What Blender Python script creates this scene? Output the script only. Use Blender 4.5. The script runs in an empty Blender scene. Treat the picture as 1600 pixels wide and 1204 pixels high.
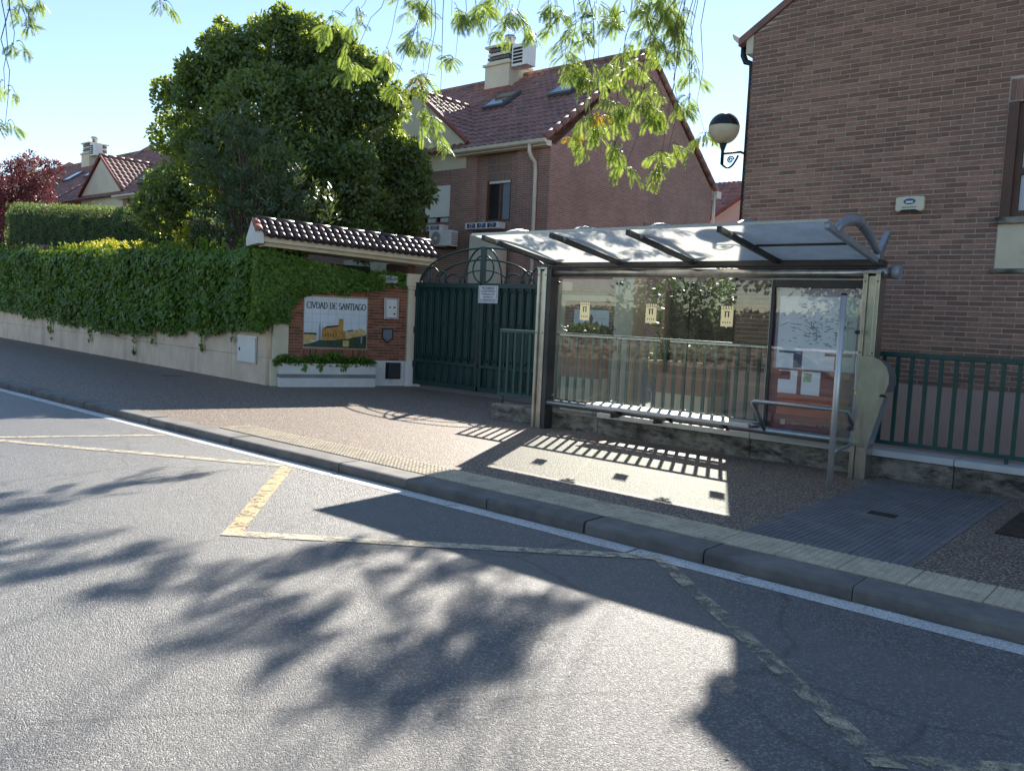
import bpy, math, random
import numpy as np
from mathutils import Vector, Matrix, noise as mnoise

random.seed(7)
rng = np.random.default_rng(11)
scene = bpy.context.scene
C = scene.collection

# ------------------------------------------------------------------ camera
cam_d = bpy.data.cameras.new('camera')
cam = bpy.data.objects.new('camera', cam_d)
C.objects.link(cam)
cam_d.sensor_width = 36.0
cam_d.lens = 29.25
cam_d.clip_start = 0.05
cam_d.clip_end = 2000
yaw, pitch, roll = math.radians(40.5), math.radians(4.69), math.radians(2.64)
fwd = Vector((-math.sin(yaw)*math.cos(pitch), math.cos(yaw)*math.cos(pitch), -math.sin(pitch)))
r0 = Vector((math.cos(yaw), math.sin(yaw), 0)); u0 = r0.cross(fwd)
rt = math.cos(roll)*r0 + math.sin(roll)*u0
up = -math.sin(roll)*r0 + math.cos(roll)*u0
cam.matrix_world = Matrix(((rt.x, up.x, -fwd.x, 0), (rt.y, up.y, -fwd.y, 0), (rt.z, up.z, -fwd.z, 1.62), (0, 0, 0, 1)))
scene.camera = cam

# ------------------------------------------------------------------ sky and sun
SUN_EL = math.radians(33.0)
SUN_AZ = Vector((-0.449, 0.8936, 0)).normalized()      # horizontal direction towards the sun
world = bpy.data.worlds.new('World'); scene.world = world; world.use_nodes = True
wn = world.node_tree.nodes; wl = world.node_tree.links
sky = wn.new('ShaderNodeTexSky'); sky.sky_type = 'NISHITA'; sky.sun_disc = False
sky.sun_elevation = SUN_EL
sky.sun_rotation = math.atan2(SUN_AZ.x, SUN_AZ.y)
sky.altitude = 380; sky.air_density = 1.0; sky.dust_density = 0.05; sky.ozone_density = 1.0
bg = wn['Background']; bg.inputs['Strength'].default_value = 0.098
wl.new(sky.outputs[0], bg.inputs['Color'])
sun_d = bpy.data.lights.new('sun', 'SUN'); sun_d.energy = 5.0; sun_d.angle = math.radians(0.53); sun_d.color = (1.0, 0.93, 0.82)
sun = bpy.data.objects.new('sun', sun_d); C.objects.link(sun)
to_sun = Vector((SUN_AZ.x*math.cos(SUN_EL), SUN_AZ.y*math.cos(SUN_EL), math.sin(SUN_EL)))
sun.rotation_euler = to_sun.to_track_quat('Z', 'Y').to_euler()
sun.location = (-20, 40, 40)
vs = scene.view_settings
vs.view_transform = 'Standard'; vs.look = 'None'; vs.gamma = 1.0; vs.use_curve_mapping = False; vs.exposure = 1.15
scene.cycles.use_denoising = True
scene.cycles.max_bounces = 7; scene.cycles.diffuse_bounces = 3; scene.cycles.glossy_bounces = 3; scene.cycles.transparent_max_bounces = 14
scene.cycles.transmission_bounces = 8
scene.cycles.sample_clamp_indirect = 6.0

# ------------------------------------------------------------------ materials
MATS = {}
def newmat(name):
    m = bpy.data.materials.new(name); m.use_nodes = True
    MATS[name] = m
    return m, m.node_tree.nodes, m.node_tree.links, m.node_tree.nodes['Principled BSDF']
def N(nodes, t, **kw):
    n = nodes.new(t)
    for k, v in kw.items():
        if k in n.inputs: n.inputs[k].default_value = v
        else: setattr(n, k, v)
    return n
def c4(c): return (c[0], c[1], c[2], 1.0)
def mixc(nodes, links, fac, a, b, mode='MIX'):
    n = nodes.new('ShaderNodeMix'); n.data_type = 'RGBA'; n.blend_type = mode
    for i, v in ((0, fac), (6, a), (7, b)):
        if hasattr(v, 'is_linked') or hasattr(v, 'links'): links.new(v, n.inputs[i])
        else: n.inputs[i].default_value = v if i == 0 else c4(v)
    return n.outputs[2]
def noise_fac(nodes, links, scale, detail=4, rough=0.6, lo=0.35, hi=0.65, stretch=None, dist=0.0):
    g = nodes.new('ShaderNodeNewGeometry'); src = g.outputs['Position']
    if stretch:
        mp = nodes.new('ShaderNodeMapping'); mp.inputs['Scale'].default_value = stretch
        links.new(src, mp.inputs[0]); src = mp.outputs[0]
    n = N(nodes, 'ShaderNodeTexNoise', Scale=scale, Detail=detail, Roughness=rough, Distortion=dist)
    links.new(src, n.inputs['Vector'])
    r = nodes.new('ShaderNodeMapRange'); r.inputs[1].default_value = lo; r.inputs[2].default_value = hi
    links.new(n.outputs[0], r.inputs[0])
    return r.outputs[0]
def bump(nodes, links, bsdf, height, strength=0.3, dist=0.01):
    b = N(nodes, 'ShaderNodeBump', Strength=strength, Distance=dist)
    links.new(height, b.inputs['Height']); links.new(b.outputs[0], bsdf.inputs['Normal'])
def simple(name, col, rough=0.6, metal=0.0, var=0.15, vscale=3.0, bscale=0, bstr=0.2, bdist=0.004, spec=0.5, stain=None, sscale=1.2, slo=0.55, shi=0.75, sstretch=None, rnd=0.0):
    m, n, l, b = newmat(name)
    f = noise_fac(n, l, vscale)
    dark = tuple(x*(1-var) for x in col); light = tuple(min(1, x*(1+var)) for x in col)
    out = mixc(n, l, f, dark, light)
    if rnd:
        oi = n.new('ShaderNodeObjectInfo'); g = n.new('ShaderNodeNewGeometry')
        ad = n.new('ShaderNodeMath'); ad.operation = 'ADD'; l.new(oi.outputs['Random'], ad.inputs[0]); l.new(g.outputs['Random Per Island'], ad.inputs[1])
        fr = n.new('ShaderNodeMath'); fr.operation = 'FRACT'; l.new(ad.outputs[0], fr.inputs[0])
        mr = n.new('ShaderNodeMapRange'); mr.inputs[3].default_value = 1-rnd; mr.inputs[4].default_value = 1+rnd; l.new(fr.outputs[0], mr.inputs[0])
        hv = n.new('ShaderNodeHueSaturation'); l.new(mr.outputs[0], hv.inputs['Value']); l.new(out, hv.inputs['Color']); out = hv.outputs[0]
    if stain:
        sf = noise_fac(n, l, sscale, 6, 0.7, slo, shi, sstretch)
        out = mixc(n, l, sf, out, stain)
    l.new(out, b.inputs['Base Color'])
    b.inputs['Roughness'].default_value = rough; b.inputs['Metallic'].default_value = metal
    b.inputs['Specular IOR Level'].default_value = spec
    if bscale:
        bump(n, l, b, noise_fac(n, l, bscale, 5, 0.7, 0.0, 1.0), bstr, bdist)
    return m

def asphalt():
    m, n, l, b = newmat('asphalt')
    g = n.new('ShaderNodeNewGeometry')
    v = N(n, 'ShaderNodeTexVoronoi', Scale=105.0); l.new(g.outputs['Position'], v.inputs['Vector'])
    v2 = N(n, 'ShaderNodeTexVoronoi', Scale=210.0); l.new(g.outputs['Position'], v2.inputs['Vector'])
    ramp = n.new('ShaderNodeValToRGB'); e = ramp.color_ramp.elements
    e[0].position = 0.0; e[0].color = (0.075, 0.075, 0.077, 1); e[1].position = 1.0; e[1].color = (0.40, 0.385, 0.365, 1)
    e2 = ramp.color_ramp.elements.new(0.72); e2.color = (0.155, 0.151, 0.147, 1)
    sep = n.new('ShaderNodeSeparateColor'); l.new(v.outputs['Color'], sep.inputs[0]); l.new(sep.outputs[0], ramp.inputs[0])
    big = noise_fac(n, l, 0.45, 5, 0.6, 0.3, 0.7)
    col = mixc(n, l, big, ramp.outputs[0], (0.17, 0.163, 0.156), 'MIX')
    mx = n.new('ShaderNodeMix'); mx.data_type = 'RGBA'; mx.inputs[0].default_value = 0.30
    l.new(ramp.outputs[0], mx.inputs[6]); l.new(col, mx.inputs[7])
    patch = noise_fac(n, l, 1.6, 6, 0.7, 0.58, 0.72)
    out = mixc(n, l, patch, mx.outputs[2], (0.085, 0.084, 0.085))
    mm = n.new('ShaderNodeMix'); mm.data_type = 'RGBA'; mm.inputs[0].default_value = 0.6
    l.new(out, mm.inputs[7]); l.new(mx.outputs[2], mm.inputs[6])
    lanes = noise_fac(n, l, 0.9, 3, 0.5, 0.35, 0.7, (0.10, 1.0, 1.0))
    c1 = mixc(n, l, lanes, mm.outputs[2], (0.20, 0.195, 0.188)); lm = n.new('ShaderNodeMix'); lm.data_type = 'RGBA'; lm.inputs[0].default_value = 0.7; l.new(mm.outputs[2], lm.inputs[6]); l.new(c1, lm.inputs[7])
    ws = noise_fac(n, l, 1.3, 3, 0.5, 0.0, 1.0)
    wv = n.new('ShaderNodeMixRGB'); wv.inputs[0].default_value = 0.25; l.new(g.outputs['Position'], wv.inputs[1]); l.new(ws, wv.inputs[2])
    cr = N(n, 'ShaderNodeTexVoronoi', Scale=0.55, feature='DISTANCE_TO_EDGE'); l.new(wv.outputs[0], cr.inputs['Vector'])
    crm = n.new('ShaderNodeMapRange'); crm.inputs[1].default_value = 0.0; crm.inputs[2].default_value = 0.010; crm.inputs[3].default_value = 0.4; crm.inputs[4].default_value = 0.0; l.new(cr.outputs['Distance'], crm.inputs[0])
    c2 = mixc(n, l, crm.outputs[0], lm.outputs[2], (0.03, 0.03, 0.032))
    dr = N(n, 'ShaderNodeTexVoronoi', Scale=1.1); l.new(wv.outputs[0], dr.inputs['Vector'])
    drm = n.new('ShaderNodeMapRange'); drm.inputs[1].default_value = 0.03; drm.inputs[2].default_value = 0.10; drm.inputs[3].default_value = 0.5; drm.inputs[4].default_value = 0.0; l.new(dr.outputs['Distance'], drm.inputs[0])
    c3 = mixc(n, l, drm.outputs[0], c2, (0.04, 0.04, 0.042))
    l.new(c3, b.inputs['Base Color'])
    b.inputs['Roughness'].default_value = 0.42; b.inputs['Specular IOR Level'].default_value = 0.55
    ad = n.new('ShaderNodeMath'); ad.operation = 'ADD'; l.new(v.outputs['Distance'], ad.inputs[0]); l.new(v2.outputs['Distance'], ad.inputs[1])
    inv = n.new('ShaderNodeMath'); inv.operation = 'MULTIPLY'; inv.inputs[1].default_value = -1; l.new(ad.outputs[0], inv.inputs[0])
    bump(n, l, b, inv.outputs[0], 0.8, 0.005)
    return m
def aggregate(name, c_lo, c_mid, c_hi, scale=75.0, rough=0.62, stain=(0.20, 0.17, 0.15)):
    m, n, l, b = newmat(name)
    g = n.new('ShaderNodeNewGeometry')
    v = N(n, 'ShaderNodeTexVoronoi', Scale=scale); l.new(g.outputs['Position'], v.inputs['Vector'])
    sep = n.new('ShaderNodeSeparateColor'); l.new(v.outputs['Color'], sep.inputs[0])
    ramp = n.new('ShaderNodeValToRGB'); e = ramp.color_ramp.elements
    e[0].color = c4(c_lo); e[1].color = c4(c_hi); e2 = ramp.color_ramp.elements.new(0.5); e2.color = c4(c_mid)
    l.new(sep.outputs[0], ramp.inputs[0])
    ed = n.new('ShaderNodeMapRange'); ed.inputs[1].default_value = 0.25; ed.inputs[2].default_value = 0.6; l.new(v.outputs['Distance'], ed.inputs[0])
    col = mixc(n, l, ed.outputs[0], ramp.outputs[0], tuple(x*0.6 for x in c_lo))
    st = noise_fac(n, l, 0.9, 6, 0.7, 0.5, 0.75)
    half = n.new('ShaderNodeMath'); half.operation = 'MULTIPLY'; half.inputs[1].default_value = 0.55; l.new(st, half.inputs[0])
    out = mixc(n, l, half.outputs[0], col, stain)
    l.new(out, b.inputs['Base Color']); b.inputs['Roughness'].default_value = rough; b.inputs['Specular IOR Level'].default_value = 0.22
    inv = n.new('ShaderNodeMath'); inv.operation = 'MULTIPLY'; inv.inputs[1].default_value = -1; l.new(v.outputs['Distance'], inv.inputs[0])
    bump(n, l, b, inv.outputs[0], 0.6, 0.006)
    return m
def paint(name, col, lo=0.42, hi=0.52, scale=7.0):
    m, n, l, b = newmat(name)
    g = n.new('ShaderNodeNewGeometry')
    w = noise_fac(n, l, scale, 9, 0.8, lo, hi, None, 0.5)
    gr = noise_fac(n, l, 120, 2, 0.6, 0.30, 0.48)
    mul = n.new('ShaderNodeMath'); mul.operation = 'MULTIPLY'; l.new(w, mul.inputs[0]); l.new(gr, mul.inputs[1])
    tint = noise_fac(n, l, 2.5, 4, 0.6, 0.3, 0.7)
    l.new(mixc(n, l, tint, tuple(x*0.80 for x in col), col), b.inputs['Base Color']); b.inputs['Roughness'].default_value = 0.55
    v = N(n, 'ShaderNodeTexVoronoi', Scale=75.0); l.new(g.outputs['Position'], v.inputs['Vector'])
    inv = n.new('ShaderNodeMath'); inv.operation = 'MULTIPLY'; inv.inputs[1].default_value = -1; l.new(v.outputs['Distance'], inv.inputs[0])
    bump(n, l, b, inv.outputs[0], 0.35, 0.004)
    tr = n.new('ShaderNodeBsdfTransparent'); mx = n.new('ShaderNodeMixShader')
    l.new(mul.outputs[0], mx.inputs[0]); l.new(tr.outputs[0], mx.inputs[1]); l.new(b.outputs[0], mx.inputs[2]); l.new(mx.outputs[0], n['Material Output'].inputs[0])
    return m
def leafmat(name, ca, cb, trans, tfac=0.35, rough=0.45, spec=0.35):
    m, n, l, b = newmat(name)
    g = n.new('ShaderNodeNewGeometry')
    big = noise_fac(n, l, 0.9, 4, 0.6, 0.35, 0.65)
    ad = n.new('ShaderNodeMath'); ad.operation = 'MULTIPLY_ADD'; ad.inputs[1].default_value = 0.55
    l.new(g.outputs['Random Per Island'], ad.inputs[0])
    sc = n.new('ShaderNodeMath'); sc.operation = 'MULTIPLY'; sc.inputs[1].default_value = 0.45; l.new(big, sc.inputs[0]); l.new(sc.outputs[0], ad.inputs[2])
    col = mixc(n, l, ad.outputs[0], ca, cb)
    l.new(col, b.inputs['Base Color']); b.inputs['Roughness'].default_value = rough; b.inputs['Specular IOR Level'].default_value = spec
    t = n.new('ShaderNodeBsdfTranslucent'); tc = mixc(n, l, g.outputs['Random Per Island'], tuple(x*0.75 for x in trans), trans); l.new(tc, t.inputs[0])
    mx = n.new('ShaderNodeMixShader'); mx.inputs[0].default_value = tfac
    l.new(b.outputs[0], mx.inputs[1]); l.new(t.outputs[0], mx.inputs[2])
    l.new(mx.outputs[0], n['Material Output'].inputs[0])
    return m
def brickwall(name, ca, cb, mortar, bw=0.235, bh=0.058):
    m, n, l, b = newmat(name)
    g = n.new('ShaderNodeNewGeometry'); s = n.new('ShaderNodeSeparateXYZ'); l.new(g.outputs['Position'], s.inputs[0])
    a = n.new('ShaderNodeMath'); a.operation = 'ADD'; l.new(s.outputs[0], a.inputs[0]); l.new(s.outputs[1], a.inputs[1])
    cb_ = n.new('ShaderNodeCombineXYZ'); l.new(a.outputs[0], cb_.inputs[0]); l.new(s.outputs[2], cb_.inputs[1])
    br = n.new('ShaderNodeTexBrick'); l.new(cb_.outputs[0], br.inputs['Vector'])
    br.inputs['Color1'].default_value = c4(ca); br.inputs['Color2'].default_value = c4(cb); br.inputs['Mortar'].default_value = c4(mortar)
    br.inputs['Scale'].default_value = 1.0; br.inputs['Mortar Size'].default_value = 0.005; br.inputs['Brick Width'].default_value = bw; br.inputs['Row Height'].default_value = bh
    br.inputs['Bias'].default_value = -0.2
    f = noise_fac(n, l, 1.1, 5, 0.65, 0.3, 0.7)
    hv = n.new('ShaderNodeHueSaturation'); mr = n.new('ShaderNodeMapRange'); mr.inputs[3].default_value = 0.82; mr.inputs[4].default_value = 1.15; l.new(f, mr.inputs[0]); l.new(mr.outputs[0], hv.inputs['Value']); l.new(br.outputs[0], hv.inputs['Color'])
    l.new(hv.outputs[0], b.inputs['Base Color']); b.inputs['Roughness'].default_value = 0.85
    inv = n.new('ShaderNodeMath'); inv.operation = 'MULTIPLY'; inv.inputs[1].default_value = -1; l.new(br.outputs['Fac'], inv.inputs[0])
    bump(n, l, b, inv.outputs[0], 0.6, 0.008)
    return m
def glass(name, tint, refl=1.0, dirt=0.0, rough=0.0, lo=0.25):
    m, n, l, b = newmat(name)
    n.remove(b)
    tr = n.new('ShaderNodeBsdfTransparent'); tr.inputs[0].default_value = c4(tint)
    gl = n.new('ShaderNodeBsdfGlossy'); gl.inputs['Roughness'].default_value = rough; gl.inputs[0].default_value = (1, 1, 1, 1)
    g = n.new('ShaderNodeNewGeometry'); dp = n.new('ShaderNodeVectorMath'); dp.operation = 'DOT_PRODUCT'; l.new(g.outputs['Incoming'], dp.inputs[0]); l.new(g.outputs['Normal'], dp.inputs[1])
    ab = n.new('ShaderNodeMath'); ab.operation = 'ABSOLUTE'; l.new(dp.outputs['Value'], ab.inputs[0])
    om = n.new('ShaderNodeMath'); om.operation = 'SUBTRACT'; om.inputs[0].default_value = 1.0; om.use_clamp = True; l.new(ab.outputs[0], om.inputs[1])
    pw = n.new('ShaderNodeMath'); pw.operation = 'POWER'; pw.inputs[1].default_value = 5.0; l.new(om.outputs[0], pw.inputs[0])
    mu = n.new('ShaderNodeMath'); mu.operation = 'MULTIPLY_ADD'; mu.inputs[1].default_value = 0.95*refl; mu.inputs[2].default_value = 0.045*refl; mu.use_clamp = True; l.new(pw.outputs[0], mu.inputs[0])
    mx = n.new('ShaderNodeMixShader'); l.new(mu.outputs[0], mx.inputs[0]); l.new(tr.outputs[0], mx.inputs[1]); l.new(gl.outputs[0], mx.inputs[2])
    out = mx.outputs[0]
    if dirt:
        df = n.new('ShaderNodeBsdfDiffuse'); df.inputs[0].default_value = (0.55, 0.57, 0.55, 1)
        tl = n.new('ShaderNodeBsdfTranslucent'); tl.inputs[0].default_value = (0.95, 0.95, 0.91, 1)
        dm = n.new('ShaderNodeMixShader'); dm.inputs[0].default_value = 0.88; l.new(df.outputs[0], dm.inputs[1]); l.new(tl.outputs[0], dm.inputs[2])
        f = noise_fac(n, l, 4.0, 8, 0.75, lo, 0.8, (1, 1, 0.35))
        d2 = n.new('ShaderNodeMath'); d2.operation = 'MULTIPLY'; d2.inputs[1].default_value = dirt; l.new(f, d2.inputs[0])
        m2 = n.new('ShaderNodeMixShader'); l.new(d2.outputs[0], m2.inputs[0]); l.new(out, m2.inputs[1]); l.new(dm.outputs[0], m2.inputs[2])
        out = m2.outputs[0]
    l.new(out, n['Material Output'].inputs[0])
    return m

asphalt()
aggregate('pavement_aggregate', (0.20, 0.16, 0.13), (0.40, 0.315, 0.255), (0.60, 0.49, 0.40), 50.0)
aggregate('opposite_pavement', (0.16, 0.15, 0.14), (0.26, 0.25, 0.23), (0.40, 0.38, 0.36), 60.0)
simple('kerb_concrete', (0.19, 0.178, 0.166), 0.8, var=0.2, vscale=4, bscale=60, bstr=0.3, stain=(0.085, 0.08, 0.075), sscale=1.7, slo=0.45, rnd=0.08)
simple('tactile_cream', (0.53, 0.45, 0.33), 0.75, var=0.14, vscale=6, bscale=80, bstr=0.25, stain=(0.19, 0.165, 0.125), sscale=1.6, rnd=0.07)
simple('tactile_grey', (0.17, 0.17, 0.175), 0.72, var=0.16, vscale=5, bscale=80, bstr=0.25, stain=(0.13, 0.125, 0.115), sscale=2.2, rnd=0.06)
paint('white_paint', (0.76, 0.75, 0.72), lo=0.33, hi=0.40, scale=3.5)
paint('yellow_paint', (0.68, 0.52, 0.29), lo=0.40, hi=0.50, scale=9.0)
paint('faded_paint', (0.68, 0.58, 0.42), lo=0.38, hi=0.52, scale=8.0)
paint('worn_paint', (0.60, 0.51, 0.35), lo=0.44, hi=0.59, scale=5.0)
simple('courtyard_paving', (0.13, 0.12, 0.11), 0.8, var=0.2, vscale=2, bscale=40)
simple('cast_iron', (0.05, 0.048, 0.046), 0.6, 0.5, bscale=60)
simple('soil', (0.06, 0.042, 0.03), 0.95, var=0.4, vscale=12, bscale=30, bstr=0.8, bdist=0.03)
simple('lawn_earth', (0.055, 0.06, 0.03), 0.95, var=0.4, vscale=3, bscale=20, bstr=0.6, bdist=0.03)
simple('wall_render', (0.80, 0.62, 0.47), 0.85, var=0.1, vscale=2.0, bscale=40, bstr=0.15, stain=(0.33, 0.28, 0.23), sscale=0.8, slo=0.52, shi=0.78, sstretch=(1.2, 1.2, 0.25))
simple('cream_paint', (0.70, 0.63, 0.47), 0.75, var=0.07, vscale=3, bscale=30, bstr=0.1, stain=(0.42, 0.37, 0.28), sscale=1.3, slo=0.6, shi=0.85)
simple('white_wash', (0.74, 0.73, 0.70), 0.8, var=0.06, vscale=4, bscale=30, bstr=0.2, stain=(0.38, 0.36, 0.33), sscale=2.2, slo=0.58, shi=0.8)
simple('grey_stripe', (0.24, 0.25, 0.26), 0.8)
simple('old_concrete', (0.26, 0.235, 0.20), 0.9, var=0.35, vscale=5, bscale=25, bstr=0.6, bdist=0.01, stain=(0.05, 0.045, 0.038), sscale=3.0, slo=0.45, shi=0.62, sstretch=(1, 1, 2.5))
simple('coping_grey', (0.62, 0.63, 0.64), 0.6, var=0.08, stain=(0.32, 0.31, 0.29), sscale=2.5, slo=0.62, shi=0.85)
simple('brown_brick', (0.30, 0.168, 0.124), 0.82, var=0.16, vscale=18, bscale=90, bstr=0.25, rnd=0.30, stain=(0.20, 0.12, 0.096), sscale=0.55, slo=0.45, shi=0.75)
simple('brown_mortar', (0.58, 0.50, 0.44), 0.95, var=0.12, vscale=8, bscale=90, bstr=0.3)
simple('plinth_render', (0.50, 0.36, 0.32), 0.9, var=0.08, vscale=2, bscale=60, bstr=0.25)
simple('red_brick', (0.26, 0.10, 0.058), 0.8, var=0.25, vscale=20, bscale=90, bstr=0.3, rnd=0.38)
simple('pale_mortar', (0.50, 0.36, 0.27), 0.95, var=0.1, bscale=80, bstr=0.3)
brickwall('house_brick', (0.28, 0.150, 0.116), (0.37, 0.205, 0.155), (0.48, 0.37, 0.32))
brickwall('house_brick_soldier', (0.20, 0.118, 0.094), (0.28, 0.165, 0.13), (0.42, 0.34, 0.30), 0.058, 0.235)
simple('cream_plaster', (0.66, 0.60, 0.47), 0.9, var=0.06, vscale=1.5, bscale=30, bstr=0.1)
simple('salmon_plaster', (0.72, 0.47, 0.36), 0.9, var=0.05, vscale=1.5)
simple('roof_tile', (0.27, 0.135, 0.108), 0.55, var=0.3, vscale=2.5, bscale=30, bstr=0.15, stain=(0.16, 0.10, 0.085), sscale=6, slo=0.5, shi=0.8)
simple('glazed_tile', (0.065, 0.038, 0.034), 0.36, var=0.35, vscale=9, bscale=25, bstr=0.1, rnd=0.3)
simple('orange_tile', (0.38, 0.13, 0.075), 0.6, var=0.2)
simple('lead_flashing', (0.12, 0.12, 0.13), 0.5, 0.4)
simple('red_flashing', (0.27, 0.085, 0.07), 0.7)
simple('gutter_cream', (0.70, 0.64, 0.52), 0.5, var=0.06, stain=(0.42, 0.35, 0.26), sscale=2, slo=0.62, shi=0.85)
simple('white_metal', (0.78, 0.78, 0.76), 0.4, var=0.05)
simple('ac_grey', (0.20, 0.20, 0.20), 0.5)
simple('brown_frame', (0.11, 0.052, 0.034), 0.45, var=0.2)
simple('blue_tile', (0.035, 0.05, 0.16), 0.35, var=0.3)
simple('dark_room', (0.02, 0.02, 0.022), 0.9)
simple('green_paint', (0.016, 0.052, 0.050), 0.38, var=0.15, bscale=40, bstr=0.05)
simple('green_fence', (0.022, 0.085, 0.078), 0.35, var=0.12, bscale=40, bstr=0.05)
simple('brushed_steel', (0.47, 0.46, 0.43), 0.30, 0.95, var=0.10, vscale=6, bscale=90, bstr=0.05, stain=(0.22, 0.20, 0.17), sscale=2.5, slo=0.5, shi=0.8, sstretch=(3, 3, 0.5))
simple('cool_steel', (0.42, 0.44, 0.47), 0.34, 0.85, var=0.10, stain=(0.20, 0.20, 0.20), sscale=3, slo=0.55, shi=0.85)
simple('bench_steel', (0.60, 0.60, 0.60), 0.40, 0.6, var=0.08)
simple('dark_steel', (0.06, 0.063, 0.07), 0.45, 0.5, var=0.2)
simple('shelter_grey', (0.30, 0.33, 0.38), 0.4, 0.3, var=0.10, stain=(0.20, 0.20, 0.20), sscale=4, slo=0.55, shi=0.85)
simple('black_rubber', (0.015, 0.015, 0.016), 0.6)
simple('poster_burgundy', (0.22, 0.065, 0.075), 0.5, var=0.05)
simple('poster_lilac', (0.42, 0.38, 0.46), 0.5, var=0.05)
simple('poster_orange', (0.50, 0.15, 0.09), 0.5, var=0.1)
simple('poster_white', (0.80, 0.84, 0.90), 0.5, var=0.03)
simple('poster_blue', (0.05, 0.08, 0.16), 0.5)
simple('poster_green', (0.35, 0.50, 0.30), 0.5, var=0.3, vscale=20)
leafmat('sticker_cream', (0.78, 0.75, 0.61), (0.82, 0.79, 0.66), (0.85, 0.80, 0.62), 0.5)
simple('ink_black', (0.02, 0.02, 0.022), 0.6)
simple('ink_grey', (0.18, 0.20, 0.24), 0.6)
simple('ink_blue', (0.05, 0.10, 0.30), 0.5)
simple('glazed_white', (0.66, 0.74, 0.80), 0.22, var=0.05, vscale=2, rnd=0.03)
simple('mural_ochre', (0.50, 0.24, 0.045), 0.3, var=0.25, vscale=14)
simple('mural_pale', (0.60, 0.42, 0.17), 0.3, var=0.2, vscale=14)
simple('mural_roof', (0.035, 0.025, 0.022), 0.3)
simple('mural_green', (0.022, 0.055, 0.028), 0.3, var=0.4, vscale=12)
simple('mural_spire', (0.22, 0.32, 0.42), 0.3)
simple('cross_red', (0.17, 0.022, 0.03), 0.3)
simple('shell_tan', (0.24, 0.17, 0.12), 0.4)
simple('sign_white', (0.76, 0.76, 0.78), 0.4, var=0.03)
simple('plate_grey', (0.42, 0.48, 0.52), 0.4, var=0.05)
simple('alarm_cream', (0.72, 0.68, 0.52), 0.4, var=0.03)
simple('terracotta', (0.36, 0.17, 0.11), 0.8, var=0.12)
simple('globe_dark', (0.02, 0.022, 0.028), 0.16)
simple('globe_milk', (0.62, 0.53, 0.36), 0.25, var=0.1, vscale=8)
simple('lamp_iron', (0.02, 0.022, 0.026), 0.45, 0.3)
simple('bark', (0.10, 0.075, 0.055), 0.9, var=0.35, vscale=12, bscale=25, bstr=0.7, bdist=0.02)
simple('twig_dark', (0.045, 0.036, 0.026), 0.9, var=0.3)
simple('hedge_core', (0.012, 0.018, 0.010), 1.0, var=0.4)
simple('canvas', (0.55, 0.55, 0.52), 0.8, var=0.1)
simple('curtain', (0.60, 0.63, 0.68), 0.9, var=0.06, vscale=5)
glass('pane_glass', (0.855, 0.885, 0.87), 1.35, 0.012)
glass('side_glass', (0.80, 0.88, 0.86), 0.55, 0.02)
glass('roof_glass', (0.22, 0.235, 0.25), 1.0, 0.97, lo=-0.8)
glass('case_glass', (0.97, 0.98, 0.985), 1.0)
m, n, l, b = newmat('window_glass'); b.inputs['Base Color'].default_value = (0.03, 0.04, 0.05, 1); b.inputs['Roughness'].default_value = 0.04; b.inputs['Specular IOR Level'].default_value = 0.9
m, n, l, b = newmat('solar_glass'); b.inputs['Base Color'].default_value = (0.25, 0.30, 0.36, 1); b.inputs['Roughness'].default_value = 0.12; b.inputs['Specular IOR Level'].default_value = 1.0
leafmat('ivy_leaf', (0.050, 0.118, 0.022), (0.18, 0.31, 0.052), (0.30, 0.42, 0.03), 0.30, 0.42)
leafmat('yellow_leaf', (0.16, 0.22, 0.025), (0.34, 0.36, 0.04), (0.75, 0.72, 0.06), 0.42)
leafmat('tree_leaf', (0.060, 0.108, 0.056), (0.170, 0.235, 0.115), (0.48, 0.60, 0.06), 0.40, 0.36, 0.5)
leafmat('grey_leaf', (0.050, 0.085, 0.048), (0.12, 0.165, 0.09), (0.20, 0.28, 0.06), 0.25, 0.42)
leafmat('hedge_leaf', (0.055, 0.11, 0.040), (0.13, 0.20, 0.080), (0.32, 0.42, 0.11), 0.34)
leafmat('plum_leaf', (0.080, 0.030, 0.038), (0.19, 0.075, 0.085), (0.36, 0.09, 0.08), 0.28)
leafmat('locust_leaf', (0.060, 0.125, 0.035), (0.17, 0.24, 0.065), (0.46, 0.62, 0.10), 0.45)
leafmat('locust_yellow', (0.30, 0.22, 0.02), (0.45, 0.32, 0.03), (0.75, 0.50, 0.05), 0.45)
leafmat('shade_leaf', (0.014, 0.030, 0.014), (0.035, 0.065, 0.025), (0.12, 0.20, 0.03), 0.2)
leafmat('dry_leaf', (0.16, 0.075, 0.03), (0.30, 0.17, 0.06), (0.3, 0.15, 0.04), 0.1)

UZ = Vector((0,0,1))
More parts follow.
